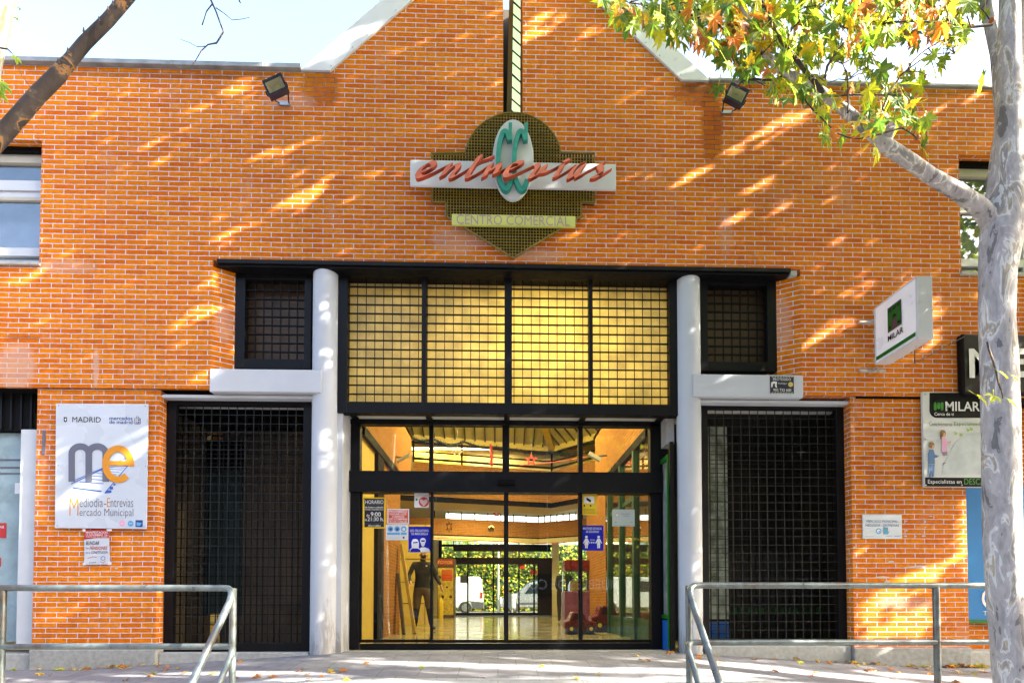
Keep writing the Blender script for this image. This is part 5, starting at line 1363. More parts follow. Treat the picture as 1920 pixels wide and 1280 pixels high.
clus = [(1150, 8, 28, 20, 14), (1195, 22, 40, 28, 26), (1255, 40, 40, 32, 32), (1300, 20, 50, 30, 30), (1345, 40, 45, 55, 45), (1400, 25, 40, 40, 40), (1290, 70, 26, 22, 10), (1365, 90, 30, 34, 20), (1405, 125, 24, 20, 12), (1425, 70, 40, 50, 40), (1465, 40, 40, 50, 45), (1500, 100, 42, 40, 32), (1470, 130, 35, 30, 16), (1540, 40, 40, 40, 30), (1560, 90, 35, 30, 16), (1465, 165, 34, 24, 13), (1520, 160, 30, 22, 12), (1352, 165, 10, 10, 2),
        (1545, 195, 30, 25, 10), (1560, 248, 26, 14, 6), (1610, 75, 50, 40, 22), (1620, 140, 35, 35, 14), (1650, 190, 35, 30, 14), (1625, 235, 30, 22, 8), (1665, 50, 50, 35, 24), (1720, 60, 50, 30, 22), (1760, 25, 45, 25, 22), (1700, 145, 35, 25, 12), (1690, 205, 30, 25, 10), (1725, 225, 22, 22, 6), (1733, 268, 12, 22, 4), (1640, 268, 14, 14, 3), (1790, 60, 35, 30, 12), (1755, 120, 22, 22, 5), (1835, 150, 10, 8, 2), (1830, 15, 20, 18, 6), (1560, 20, 80, 25, 30), (1660, 10, 80, 18, 26), (1400, -30, 260, 30, 120), (1700, -30, 150, 30, 60)]
for (cx, cy, rx, ry, n) in clus:
    for k in range(int(n * 1.35)):
        a = rt.uniform(0, 6.28); r = math.sqrt(rt.random()); x = cx + rx * r * math.cos(a); y = cy + ry * r * math.sin(a)
        z = rt.uniform(2.9, 4.0); P = at(x, y, CAM.y + z)
        size = rt.uniform(.11, .19)
        nrm = Vector((rt.gauss(.35, .5), rt.gauss(-.8, .45), rt.gauss(.35, .45))); tip = Vector((rt.gauss(0, .5), rt.gauss(0, .4), -1))
        fo = 1 if (1580 < x < 1780 and y < 90) or (1290 < x < 1460 and 10 < y < 120) else 0
        m_ = rt.choices(LF, (5, 3, 4, 1.0 + fo * 1.5, .3 + fo * 3, .15 + fo * .8))[0]
        add_leaf(mb, P, size, nrm, tip, m_)
for (x, y, s_) in ((1863, 742, .135), (1838, 745, .12), (1895, 752, .12), (1880, 700, .10), (1900, 705, .07)):
    add_leaf(mb, at(x, y, CAM.y + 2.95), s_, Vector((.2, -.7, .6)), Vector((rt.uniform(-1, 1), 0, -.4)), LF[2])
for (x, y) in ((1750, 145), (1738, 258), (1878, 38)):
    p = at(x - 18, y, CAM.y + 3.1); mb.sphere(p, .016, LF[5], 8, 6)
mb.build("crown", T1)
# left tree: pale trunk edge and dark diagonal limb
bl = at(-60, 1400, CAM.y + 2.5)
T2 = thing("plane_tree", "plane tree at the left edge with a dark diagonal limb crossing the roof line", "tree", (bl.x, bl.y, ZS), "plane trees along the pavement")
mb = MB()
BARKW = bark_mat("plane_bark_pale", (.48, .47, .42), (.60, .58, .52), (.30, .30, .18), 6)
tl = [(-75, 1600, 110), (-72, 1280, 96), (-66, 900, 84), (-60, 500, 76), (-45, 260, 72), (-25, 110, 66), (2, -5, 66), (22, -130, 56), (40, -300, 44)]
mb.tube(ppath(tl, 2.5), rads(tl, 2.5), BARKW, 20); mb.build("trunk", T2)
mb = MB()
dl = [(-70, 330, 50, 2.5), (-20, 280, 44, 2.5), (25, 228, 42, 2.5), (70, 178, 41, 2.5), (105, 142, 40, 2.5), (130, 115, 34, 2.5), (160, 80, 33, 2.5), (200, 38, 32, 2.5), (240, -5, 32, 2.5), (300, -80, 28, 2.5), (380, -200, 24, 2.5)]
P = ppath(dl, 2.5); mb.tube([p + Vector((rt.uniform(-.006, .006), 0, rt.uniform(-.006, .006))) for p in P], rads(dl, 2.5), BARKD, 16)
for (x, y) in ((112, 118), (130, 98), (188, 40), (214, 10), (205, 20), (160, 60)):
    a = at(x + 2, y + 4, CAM.y + 2.45); mb.tube([a, a + Vector((-.012, 0, .012)), a + Vector((-.01, -.004, .03))], [.010, .006, .001], BARKD, 6)
mb.build("limb", T2)
mb = MB()
for tw in ([(385, -40, 4), (395, 0, 4), (405, 22, 3.4), (415, 50, 3), (419, 60, 3), (412, 72, 3), (406, 81, 3), (390, 84, 2.2), (377, 96, 2), (368, 112, 1.5), (361, 121, 1)], [(398, 8, 2.4), (387, 22, 2), (383, 35, 1.8), (379, 47, 2.6)], [(405, 15, 2), (420, 25, 1.6), (435, 38, 1.2), (455, 36, 1), (468, 33, .8)], [(385, 87, 1.6), (370, 88, 1.2), (355, 80, 1), (338, 74, .7)], [(447, -8, 2), (449, 3, 3), (452, 7, 1)], [(30, 110, 1), (40, 140, 1), (62, 170, 1.2)], [(0, 90, 3), (14, 92, 3), (25, 103, 2)]):
    mb.tube([at(x, y, CAM.y + 2.45) for x, y, c in tw], [c / 2 * 2.45 / F for x, y, c in tw], BARKD, 5)
mb.split("twig", T2)
mb = MB()
for (x, y, s_) in ((2, 155, .11), (-8, 168, .12), (30, 108, .06), (36, 15, .025), (31, 34, .03)):
    add_leaf(mb, at(x, y, CAM.y + 2.4), s_, Vector((.9, -.5, .3)), Vector((.3, 0, -1)), LF[0])
for k in range(160):
    P = Vector((rt.uniform(-6, -1.2), rt.uniform(-6.4, -4.5), rt.uniform(4.6, 7.2)))
    if P.z < .9 + 1.2 * (P.y + 6.5): continue
    add_leaf(mb, P, .16, Vector((rt.gauss(0, 1), rt.gauss(0, 1), 1)), Vector((0, 0, -1)), rt.choice(LF[:4]))
mb.build("crown", T2)
# ---- roadside trees out of frame: leaves placed and gapped to cast shade and sun flecks
def patch_wall():  # (px, py, half length, half width, angle deg up-right)
    return [(1440, 247, 80, 13, 30), (1500, 215, 25, 8, 30), (1550, 622, 56, 13, 27), (1620, 538, 26, 5, 30), (1290, 335, 40, 7, 28), (555, 372, 60, 9, 25), (535, 285, 50, 8, 12), (395, 297, 25, 6, 20), (375, 590, 52, 13, 25), (408, 525, 9, 22, 0), (300, 262, 25, 5, 25), (440, 432, 32, 6, 20), (320, 350, 20, 4, 15),
            (820, 205, 20, 4, 25), (935, 155, 14, 4, 20), (1015, 52, 50, 10, 30), (1030, 20, 35, 6, 25), (1380, 408, 34, 6, 28), (1430, 345, 25, 5, 28), (1478, 385, 28, 5, 25), (1570, 455, 14, 4, 30), (655, 315, 26, 4, 10), (15, 465, 30, 9, 10), (40, 520, 30, 6, 15), (80, 495, 14, 4, 15), (370, 200, 22, 6, 25), (430, 170, 24, 8, 25), (460, 145, 18, 4, 20),
            (1715, 1090, 110, 22, 24), (1690, 1160, 85, 32, 10), (1640, 1190, 40, 14, 10), (210, 875, 80, 12, 33), (135, 935, 50, 14, 25), (110, 1150, 52, 16, 15), (180, 1113, 40, 10, 15), (75, 870, 14, 50, 0), (75, 945, 14, 20, 0), (617, 578, 14, 22, 0), (617, 657, 12, 14, 0), (620, 830, 12, 34, 0), (1395, 692, 16, 5, 20), (303, 840, 6, 30, 0), (640, 88, 60, 16, 30), (600, 110, 40, 10, 30), (1845, 170, 22, 8, 25), (1760, 205, 40, 5, 25), (1850, 1000, 30, 90, 0),
            (100, 330, 14, 4, 15), (230, 330, 20, 4, 20), (700, 560, 8, 4, 0), (25, 395, 30, 60, 30), (1700, 560, 10, 30, 0), (1745, 600, 12, 60, 0), (1300, 1060, 10, 26, 0), (1560, 600, 8, 6, 0), (200, 262, 30, 5, 20), (585, 262, 16, 4, 25), (480, 330, 16, 4, 25), (1250, 280, 18, 4, 25), (1180, 180, 14, 3, 25), (1110, 60, 20, 5, 25), (380, 700, 10, 20, 0), (1080, 440, 12, 3, 25)]
PW = patch_wall()
def in_patch_px(px, py, mg_along, mg_across):
    for (x, y, l, h, an) in PW:
        c, s = math.cos(R(an)), math.sin(R(an)); dx, dy = px - x, -(py - y)
        u = dx * c + dy * s; v = -dx * s + dy * c
        if (u / (l + mg_along)) ** 2 + (v / (h + mg_across)) ** 2 < 1: return True
    return False
GP = [(-3.6, -.75, 1.5, .16), (-1.0, -.55, .9, .10), (-1.6, -1.0, 1.2, .10), (1.2, -.45, 1.3, .08), (.5, -.85, 1.2, .12), (2.6, -.55, .8, .10), (3.2, -.9, 1.4, .2), (4.9, -.7, .8, .15), (-4.6, -1.1, 1.2, .15), (-5.5, -.5, .5, .1), (2.0, -1.05, 1.2, .12)]
def in_patch_ground(x, y, mg):
    for (a, b, l, h) in GP:
        dx, dy = x - a, y - b; c, s = .985, -.17
        u = dx * c + dy * s; v = -dx * s + dy * c
        if (u / (l + mg)) ** 2 + (v / (h + mg * .6)) ** 2 < 1: return True
    return False
trees = [(6.6, -3.7), (11.0, -3.7), (15.5, -3.7), (20.5, -3.7)]
crowns = [MB() for _ in trees]
rs = random.Random(11)
N_WALL, N_GR = 36000, 26000
def place(P, sz):
    if P.y > -6.9 and P.z < .64 + 1.16 * max(0, P.y + 6.5) + .5 and abs(P.x) < 1.06 * max(.3, P.y + 6.5) + .3: return
    k_ = (P.y + 3.2) / S.y  ; Q = P - S * k_                 # where this leaf's shadow meets the front tree
    if k_ > 0 and Q.z > ZS:
        qx, qy = proj(Q.x, Q.y, Q.z)
        if 1845 < qx < 2010 and -60 < qy < 1330: return
        if 1100 < qx <= 1845 and -80 < qy < 330 and rs.random() < .45: return
    i = min(range(len(trees)), key=lambda k: abs(trees[k][0] - P.x))
    nrm = (S + Vector((rs.gauss(0, .5), rs.gauss(0, .5), rs.gauss(0, .5))))
    add_leaf(crowns[i], P, sz, nrm, Vector((rs.gauss(0, 1), rs.gauss(0, 1), -.6)), rs.choice(LF[:3]), LEAF_S, .1, False)
tree_leaf = .17
for k in range(N_WALL):
    x = rs.uniform(-7.6, 8.2); z = rs.uniform(-.3, 8.2)
    px, py = proj(x, 0, z)
    if in_patch_px(px, py, 16, 3.5) and rs.random() > .05: continue
    a_, c_ = S.x - .98 * S.y, S.z - 1.13 * S.y
    tm = max(5.0, min((6.9 - x) / a_, (8.4 - z) / c_)) + .3
    t_ = tm + 3.0 * rs.random() ** 1.3
    place(Vector((x, 0, z)) + S * t_, tree_leaf * rs.uniform(.8, 1.2))
for k in range(N_GR):
    x = rs.uniform(-8.5, 9); y = rs.uniform(-6.5, 0)
    if y < -1.22:
        if rs.random() < (.74 if math.sin(x * 1.7 + y * 9 + 1.0) + .5 * math.sin(x * 4 + y * 23) < .15 else .05): continue
    elif in_patch_ground(x, y, .07): continue
    t_ = rs.uniform(13.5, 19)
    place(Vector((x, y, -.1)) + S * t_, tree_leaf * rs.uniform(.8, 1.2))
labs = ["first roadside plane tree right of the camera", "second roadside plane tree along the street to the right", "third roadside plane tree further along the street", "fourth roadside plane tree at the far right of the street"]
limb_pts = [at(x, y, CAM.y + 2.5) for x, y in ((-70, 330), (-20, 280), (25, 228), (70, 178), (105, 142), (160, 80), (200, 38), (240, -5))]
for k in range(1500):
    p = rs.choice(limb_pts) + Vector((rs.gauss(0, .16), rs.gauss(0, .12), rs.gauss(0, .16)))
    place(p + S * rs.uniform(7.5, 12), .2)  # extra leaves added only to shade the left limb
for i, (tx, ty) in enumerate(trees):
    T = thing("plane_tree", labs[i] + ", unseen, leaves placed for shade", "tree", (tx, ty, ZS), "plane trees along the pavement")
    mb = MB(); mb.tube([(tx, ty, ZS - .1), (tx + .05, ty, 2), (tx, ty + .1, 4), (tx + .1, ty, 6.5), (tx, ty, 9)], [.2, .17, .15, .11, .05], BARK, 14)
    mb.build("trunk", T)
    mb = MB()
    for k in range(9):
        a = k * 2.4; zz = 3.2 + k * .55; d = Vector((math.cos(a), .6 * math.sin(a) - .2, .8)).normalized()
        mb.tube([(tx, ty, zz), Vector((tx, ty, zz)) + d * 1.2, Vector((tx, ty, zz)) + d * 2.6 + Vector((0, 0, .4))], [.06, .04, .015], BARKD, 7)
    mb.build("limb", T)
    crowns[i].build("crown", T)
# ================================================================= FALLEN LEAVES
def fallen(px, py, sz, m_, i, edge=False):
    # find ground point on pixel ray
    d = ray(px, py); P = None
    for k in range(1, 900):
        t_ = 3.5 + k * .006; q_ = CAM + d * (t_ / d.y)
        if q_.y > .02: break
        if q_.z <= ground_z(q_.x, q_.y) + .012: P = q_; break
    if P is None: P = CAM + d * (6.46 / d.y); P.z = ground_z(P.x, -.03) + .012
    P.z = ground_z(P.x, P.y) + .018
    mb = MB(); n = Vector((rt.gauss(0, .35), rt.gauss(-.25, .35), 1)); add_leaf(mb, P, sz, n, Vector((rt.uniform(-1, 1), rt.uniform(-1, 1), 0)), m_, curl=.5)
    o = mb.build("fallen_leaf", None, loc=P)
    tag(o, "dry fallen plane leaf lying on the grey pavement", "leaf", "fallen leaves on the pavement")
FL = [(25, 1243), (110, 1250), (75, 1262), (165, 1246), (200, 1245), (225, 1240), (232, 1242), (240, 1243), (268, 1244), (290, 1243), (95, 1264), (290, 1262), (280, 1266), (310, 1255), (235, 1274), (440, 1270), (480, 1268), (510, 1267), (565, 1255), (620, 1257), (640, 1256), (790, 1250), (1018, 1248), (1195, 1228), (1205, 1238), (1215, 1238), (1255, 1215), (1262, 1210), (1312, 1232), (1345, 1228), (1415, 1235), (1450, 1228), (1490, 1234), (1500, 1241), (1530, 1233), (1555, 1241), (1590, 1234), (1600, 1236), (1605, 1233), (1640, 1236), (1648, 1240), (1700, 1237), (1710, 1236), (1730, 1238), (1740, 1238), (1625, 1256), (1640, 1259), (1670, 1253), (1715, 1250), (1745, 1262), (1740, 1254), (1780, 1232), (1800, 1232), (1815, 1230), (1825, 1228), (1835, 1226), (1840, 1232), (1845, 1225), (1530, 1260), (1520, 1266), (1680, 1271), (1800, 1260), (1815, 1262), (1830, 1262), (1845, 1258), (1790, 1258), (1350, 1241), (905, 1268), (1120, 1262), (1080, 1270), (1790, 1278), (1800, 1276), (400, 1262)]
for i, (x, y) in enumerate(FL): fallen(x, y, rt.uniform(.08, .15), rt.choices(LF, (0, 0, 1, 4, 4, 4))[0], i)
for k in range(46):
    x_ = rt.choice((rt.uniform(150, 320), rt.uniform(1440, 1620), rt.uniform(1620, 1850), rt.uniform(320, 700), rt.uniform(20, 300))); fallen(x_, 1236 + abs(rt.gauss(0, 12)) if x_ < 340 or x_ > 1400 else rt.uniform(1238, 1275), rt.uniform(.05, .11), rt.choice(LF[3:]), k)
for k in range(14): fallen(rt.uniform(1770, 1850), rt.uniform(1226, 1238), rt.uniform(.09, .14), rt.choice(LF[3:]), k)
# ================================================================= INTERIOR THINGS
def skin_body(name, nodes, edges, root, cols, parent, sub=1):
    me = bpy.data.meshes.new(name); names = list(nodes); idx = {n: i for i, n in enumerate(names)}
    me.from_pydata([nodes[n][0] for n in names], [(idx[a], idx[b]) for a, b in edges], [])
    ob = bpy.data.objects.new(name, me); COL.objects.link(ob)
    md = ob.modifiers.new("skin", 'SKIN'); md.use_smooth_shade = True
    for n in names:
        sv = me.skin_vertices[0].data[idx[n]]; r = nodes[n][1]; sv.radius = (r, r) if not hasattr(r, '__len__') else r; sv.use_root = (n == root)
    sb_ = ob.modifiers.new("sub", 'SUBSURF'); sb_.levels = sub + 1; sb_.render_levels = sub + 1
    dg = bpy.context.evaluated_depsgraph_get(); dg.update()
    m2 = bpy.data.meshes.new_from_object(ob.evaluated_get(dg))
    bpy.data.objects.remove(ob)
    ms = []
    segs = []
    for a, b in edges: segs.append((Vector(nodes[a][0]), Vector(nodes[b][0]), a, b))
    for p in m2.polygons:
        c = p.center
        best = min(segs, key=lambda s_: (lambda t_: ((s_[0] + (s_[1] - s_[0]) * t_) - c).length)(max(0, min(1, (c - s_[0]).dot(s_[1] - s_[0]) / max(1e-9, (s_[1] - s_[0]).length_squared)))))
        m_ = cols(c, best[2], best[3])
        if m_ not in ms: ms.append(m_)
        p.material_index = ms.index(m_); p.use_smooth = True
    for m_ in ms: m2.materials.append(m_)
    o = bpy.data.objects.new(name, m2); COL.objects.link(o); o.parent = parent
    return o
SKN = mat("skin", (.50, .28, .18), .5, var=.05); JKT = mat("black_jacket", (.012, .013, .016), .8, var=.3); TRS = mat("brown_shorts", (.13, .085, .06), .85, var=.2); SOCK = mat("dark_trousers", (.015, .015, .018), .8, var=.1); SHOE = mat("boots", (.06, .035, .02), .5, var=.2); HR = mat("hair_brown", (.10, .05, .02), .8, var=.2); GRYH = mat("hair_grey", (.30, .22, .12), .8, var=.2)
def hand(nodes, edges, wrist, dirv, side, key):
    d = Vector(dirv).normalized(); sd = Vector(side).normalized(); w_ = Vector(wrist)
    nodes[key + "palm"] = (w_ + d * .07, (.035, .018)); edges.append((key + "wr", key + "palm"))
    for i, (o_, l) in enumerate(((-.03, .07), (-.01, .08), (.01, .076), (.03, .06))):
        a = key + "f%d" % i; nodes[a] = (w_ + d * .10 + sd * o_, .010); edges.append((key + "palm", a))
        nodes[a + "m"] = (w_ + d * (.10 + l * .5) + sd * o_ * 1.1 + Vector((0, -.01, 0)), .009); edges.append((a, a + "m"))
        nodes[a + "t"] = (w_ + d * (.10 + l * .8) + sd * o_ * 1.1 + Vector((0, -.035, 0)), .008); edges.append((a + "m", a + "t"))
    nodes[key + "th"] = (w_ + d * .05 + sd * -.045, .011); edges.append((key + "palm", key + "th")); nodes[key + "tt"] = (w_ + d * .09 + sd * -.065 + Vector((0, -.02, 0)), .009); edges.append((key + "th", key + "tt"))
# person 1: stands beside the leaning planks, looking right
px1 = at(792, 1183, 4.9); ox, oy = px1.x, 4.9
P1 = thing("person", "person in black jacket, brown shorts and black mask standing behind the left door pane", "person", (ox, oy, 0))
nodes = {"hip": ((0, 0, .92), (.15, .11)), "waist": ((0, 0, 1.08), (.15, .11)), "chest": ((0, 0, 1.28), (.19, .13)), "neck0": ((.0, 0, 1.44), (.08, .07)), "neck": ((.01, -.01, 1.50), .055), "head": ((.02, -.02, 1.585), (.078, .092)), "top": ((.02, -.01, 1.66), (.07, .08)),
 "shl": ((-.19, 0, 1.40), .065), "ell": ((-.28, -.06, 1.15), .048), "lwr": ((-.22, -.24, 1.02), .03), "shr": ((.19, 0, 1.40), .065), "elr": ((.29, .02, 1.13), .055), "rwr": ((.40, -.12, .96), .034),
 "hl": ((-.10, 0, .84), (.115, .12)), "kl": ((-.12, -.03, .50), (.075, .08)), "al": ((-.15, 0, .10), .04), "tl": ((-.17, -.16, .035), .038), "hr": ((.10, 0, .84), (.115, .12)), "kr": ((.14, -.02, .50), (.075, .08)), "ar": ((.18, .02, .10), .04), "tr": ((.28, -.08, .035), .038)}
edges = [("hip", "waist"), ("waist", "chest"), ("chest", "neck0"), ("neck0", "neck"), ("neck", "head"), ("head", "top"), ("chest", "shl"), ("shl", "ell"), ("ell", "lwr"), ("chest", "shr"), ("shr", "elr"), ("elr", "rwr"), ("hip", "hl"), ("hl", "kl"), ("kl", "al"), ("al", "tl"), ("hip", "hr"), ("hr", "kr"), ("kr", "ar"), ("ar", "tr")]
hand(nodes, edges, nodes["lwr"][0], (.2, -.6, -.5), (1, 0, 0), "l"); hand(nodes, edges, nodes["rwr"][0], (.3, -.2, -.9), (.3, -.8, 0), "r")
def cols1(c, a, b):
    if a in ("neck", "head") or b in ("head", "top"): return HR if (c.z > 1.625 or c.y > .02) else SKN
    if "palm" in (a + b) or a[1:2] == "f" or "th" in (a, b) or a.endswith("th"): return SKN
    if c.z < .12: return SHOE
    if c.z < .46: return SOCK
    if c.z < .90 and (a in ("hip", "hl", "hr", "kl", "kr", "waist")): return TRS
    return JKT
skin_body("body", nodes, edges, "hip", cols1, P1)
mb = MB(); mb.sphere((ox + .03, oy - .075, 1.565), (.055, .05, .045), JKT, 12, 8); mb.build("mask", P1)
mb = MB(); hx, hy = ox + .02, oy - .02
for s_ in (-1, 1):
    mb.sphere((hx + s_ * .028, hy - .086, 1.605), (.009, .006, .006), INK, 8, 6); mb.sphere((hx + s_ * .082, hy + .005, 1.59), (.012, .02, .032), SKN, 8, 6)
mb.sphere((hx, hy - .10, 1.583), (.012, .018, .02), SKN, 8, 6); mb.split("face", P1)
mb = MB(); mb.disc((ox + .10, oy - .135, 1.36), .022, .004, WHTP, 12); mb.build("badge", P1)
# planks leaning
PLK = mat("wood_plank", (.50, .33, .08), .6, var=.15, scale=12); PLD = mat("dark_plank", (.10, .07, .05), .7, var=.2)
def plank(px0, py0, px1, py1, Y, w_, m_, label):
    a = at(px0, py0, Y + .25); b = at(px1, py1, Y); b.z = .01; t = thing("plank", label, "plank", b)
    d = (a - b); l = d.length; d.normalize(); s_ = Vector((0, 1, 0)) - d * d.y; s_.normalize(); n_ = d.cross(s_)
    mb = MB(); mb.obox(b + d * l / 2, d * l / 2, s_ * w_, n_ * .028, m_); mb.build("board", t, bevel=.004); mb = MB(); mb.obox(b + d * .06 + n_ * .03, d * .05, s_ * w_ * .9, n_ * .004, PAPER); mb.build("paper_tag", t)
plank(752, 1020, 778, 1187, 3.7, .06, PLK, "long pale wooden plank leaning in front of the person behind the left pane")
plank(746, 1075, 757, 1190, 3.55, .05, PLD, "short dark board leaning left of the long pale plank")
# person 2: bending beside coin rides
p2 = at(1055, 1166, 9.0); ox, oy = p2.x, 9.0
P2 = thing("person", "person in dark clothes seen from behind, stooping next to the red rides", "person", (ox, oy, 0))
nodes = {"hip": ((0, 0, .88), (.15, .12)), "waist": ((0, .02, 1.02), (.15, .12)), "chest": ((.06, .05, 1.22), (.19, .15)), "neck0": ((.10, .12, 1.34), (.08, .07)), "neck": ((.11, .17, 1.37), .05), "head": ((.10, .22, 1.40), (.08, .085)), "top": ((.10, .27, 1.45), (.07, .07)),
 "shl": ((-.14, .08, 1.30), .065), "ell": ((-.18, .02, 1.05), .048), "lwr": ((-.10, .20, .92), .03), "shr": ((.24, .06, 1.30), .065), "elr": ((.32, .05, 1.06), .048), "rwr": ((.36, .18, .92), .03),
 "hl": ((-.09, 0, .82), .10), "kl": ((-.10, .02, .46), .065), "al": ((-.10, -.02, .10), .045), "tl": ((-.10, .12, .035), .04), "hr": ((.09, 0, .82), .10), "kr": ((.10, .02, .46), .065), "ar": ((.12, -.02, .10), .045), "tr": ((.13, .12, .035), .04)}
edges = [("hip", "waist"), ("waist", "chest"), ("chest", "neck0"), ("neck0", "neck"), ("neck", "head"), ("head", "top"), ("chest", "shl"), ("shl", "ell"), ("ell", "lwr"), ("chest", "shr"), ("shr", "elr"), ("elr", "rwr"), ("hip", "hl"), ("hl", "kl"), ("kl", "al"), ("al", "tl"), ("hip", "hr"), ("hr", "kr"), ("kr", "ar"), ("ar", "tr")]
hand(nodes, edges, nodes["lwr"][0], (0, .6, -.6), (1, 0, 0), "l"); hand(nodes, edges, nodes["rwr"][0], (0, .4, -.9), (1, 0, 0), "r")
skin_body("body", nodes, edges, "hip", lambda c, a, b: (GRYH if (a in ("neck", "head")) else (SKN if ("palm" in a + b or a[1:2] == "f" or a.endswith("th")) else (SHOE if c.z < .1 else (JKT if c.z > .88 else SOCK)))), P2)
# photo booth
YK = 12.9
t = thing("photo_booth", "yellow photo booth panel with orange red FOTOS headings at the back left of the hall", "photo booth", at(838, 1157, YK))
a = at(820, 1157, YK); b = at(852, 1046, YK); mb = MB(); mb.box(a.x, b.x, YK, YK + .7, 0, b.z, mat("booth_body", (.10, .06, .04), .4)); mb.build("cabinet", t)
mb = MB(); pbox(mb, 821, 1064, 850, 1152, YK - .01, .009, mat("booth_yellow", (.65, .48, .08), .4, var=.35, scale=14, dirt=(.30, .16, .05), dscale=5)); pbox(mb, 828, 1068, 848.5, 1088, YK - .014, .003, ORGP); pbox(mb, 820, 1048, 850, 1059, YK - .012, .01, mat("booth_red", (.35, .05, .02), .4))
for (x, y, r) in ((824, 1082, 3.5), (830, 1118, 3), (838, 1100, 2), (845, 1118, 3)): pdisc(mb, x, y, r, YK - .016, .003, mat("booth_dark", (.06, .04, .03), .5))
mb.build("booth_print", t)
mb = MB(); ptext(mb, "FOTOS", 821, 1050.5, 848, 1056.5, YK - .018, mat("booth_letters", (.8, .40, .15), .5), bold=.012); ptext(mb, "FOTOS", 829.5, 1070, 847, 1077, YK - .018, GOLDP, bold=.008); ptext(mb, "CARNET", 831, 1079, 847, 1082, YK - .018, GOLDP); ptext(mb, "DOCUMENTOS", 831, 1084, 847.5, 1087, YK - .018, GOLDP); mb.build("booth_lettering", t)
mb = MB(); x = PX(826, 12.4, 1140); mb.tube([(x, 12.4, 0), (x, 12.4, .62), (x, 12.4, .70), (x, 12.4, .74)], [.10, .10, .04, .035], YELP, 16); tag(mb.build("bin", None, loc=(x, 12.4, 0)), "small yellow cylindrical bin standing in front of the photo booth", "bin")
# coin rides
RR = mat("ride_red", (.12, .004, .004), .3, var=.1); RUB = mat("rubber", (.015, .015, .015), .7)
def ride(x, y, label, s_=1.0, m_=RR):
    t = thing("coin_ride", label, "kiddie ride", (x, y, 0)); mb = MB()
    pr = [(-.55, .18), (.50, .18), (.56, .30), (.52, .42), (.20, .48), (.10, .74), (-.28, .76), (-.38, .50), (-.55, .44)]
    mb.prism([(x + a * s_, y - .22, b * s_) for a, b in pr], (0, .44, 0), m_); mb.build("car_body", t, bevel=.03)
    mb = MB(); mb.prism([(x + a * s_, y - .225, b * s_) for a, b in ((.10, .50), (.04, .70), (-.22, .71), (-.28, .50))], (0, .45, 0), INK); mb.build("window", t)
    mb = MB(); mb.box(x - .45 * s_, x + .45 * s_, y - .2, y + .2, 0, .12, RUB); mb.build("base", t)
    for a in (-.33, .33):
        mb = MB(); mb.disc((x + a * s_, y - .27, .2 * s_), .13 * s_, .07, RUB, 20); mb.disc((x + a * s_, y - .275, .2 * s_), .06 * s_, .01, YELP, 14); mb.build("wheel", t)
ride(PX(1085, 3.6), 3.6, "small red coin operated toy car behind the right door panes, nearest the middle", .55)
ride(PX(1140, 4.3), 4.3, "larger red toy car ride next to the brick pier", .7)
t = thing("claw_machine", "purple claw machine with red top standing behind the stooping person", "vending machine", (PX(1085, 6.2), 6.2, 0))
x = PX(1088, 6.2); mb = MB(); mb.box(x - .38, x + .38, 6.2, 6.9, 0, .85, mat("machine_purple", (.16, .05, .14), .4, var=.3, scale=9)); mb.build("cabinet", t, bevel=.02)
mb = MB(); mb.box(x - .36, x + .36, 6.22, 6.88, .85, 1.35, WGL); mb.build("glass_case", t); mb = MB(); mb.box(x - .38, x + .38, 6.2, 6.9, 1.35, 1.6, RR); mb.build("top_sign", t, bevel=.02)
mb = MB(); mb.box(x - .2, x + .05, 6.4, 6.6, .86, 1.1, YELP); mb.build("prizes", t)
# hanging decorations
GOLD = mat("gold_foil", (.75, .50, .10), .3, metal=.5, var=.15); TINR = mat("red_tinsel", (.60, .02, .02), .35, metal=.2, var=.3, scale=40); TINB = mat("blue_green_tinsel", (.01, .03, .045), .4, var=.5, scale=30); TINO = mat("orange_tinsel", (.85, .10, .02), .5, var=.1)
def tinsel(name, label, pts, r, m_, cat="tinsel", n=22, fr=60, parent=None):
    mb = MB(); P = [Vector(p) for p in pts]; rr = random.Random(len(pts) * 7 + int(P[0].x * 100))
    core = []
    for a, b in zip(P[:-1], P[1:]):
        for k in range(n // 2): core.append(a + (b - a) * k / (n // 2))
    core.append(P[-1]); mb.tube(core, r * .35, m_, 6)
    for c in core:
        for k in range(max(3, fr // 10)):
            d = Vector((rr.gauss(0, 1), rr.gauss(0, 1), rr.gauss(0, 1))).normalized(); s_ = d.orthogonal().normalized() * r * .18
            mb.add([c - s_, c + s_, c + d * r * rr.uniform(.7, 1.2)], [(0, 1, 2)], m_)
    o = mb.build(name, parent, loc=None if parent else P[0])
    if not parent: tag(o, label, cat)
    return o
def star(px, py, r, Y, m_, label, name="hanging_star", n=6, inner=.45, hole=True, ry=None):
    c = at(px, py, Y); s_ = (Y - CAM.y) / F; t = thing(name, label, "star", c); mb = MB(); ry = ry or r
    O = []
    for k in range(2 * n):
        a = R(90 + 180 / n * k); q_ = 1 if k % 2 == 0 else inner; O.append(Vector((c.x + r * s_ * q_ * math.cos(a), Y, c.z + ry * s_ * q_ * math.sin(a) * (1.0))))
    I = [Vector((c.x, Y, c.z)) + (p - c) * .5 for p in O]; m2 = 2 * n
    for k in range(m2):
        j = (k + 1) % m2; mb.prism([O[k], O[j], I[j], I[k]], (0, .02, 0), m_)
    mb.build("star_frame", t); mb = MB(); mb.tube([(c.x, Y + .01, c.z + ry * s_), (c.x, Y + .01, c.z + ry * s_ + .4)], .004, STEEL, 5); mb.build("hanging_wire", t)
star(842, 987, 8, 10.5, GOLD, "flat gold six pointed star hanging in front of the far brick parapet", ry=13.5)
star(931, 963, 8, 11.0, TINR, "red star hanging below the yellow gallery soffit", n=5)
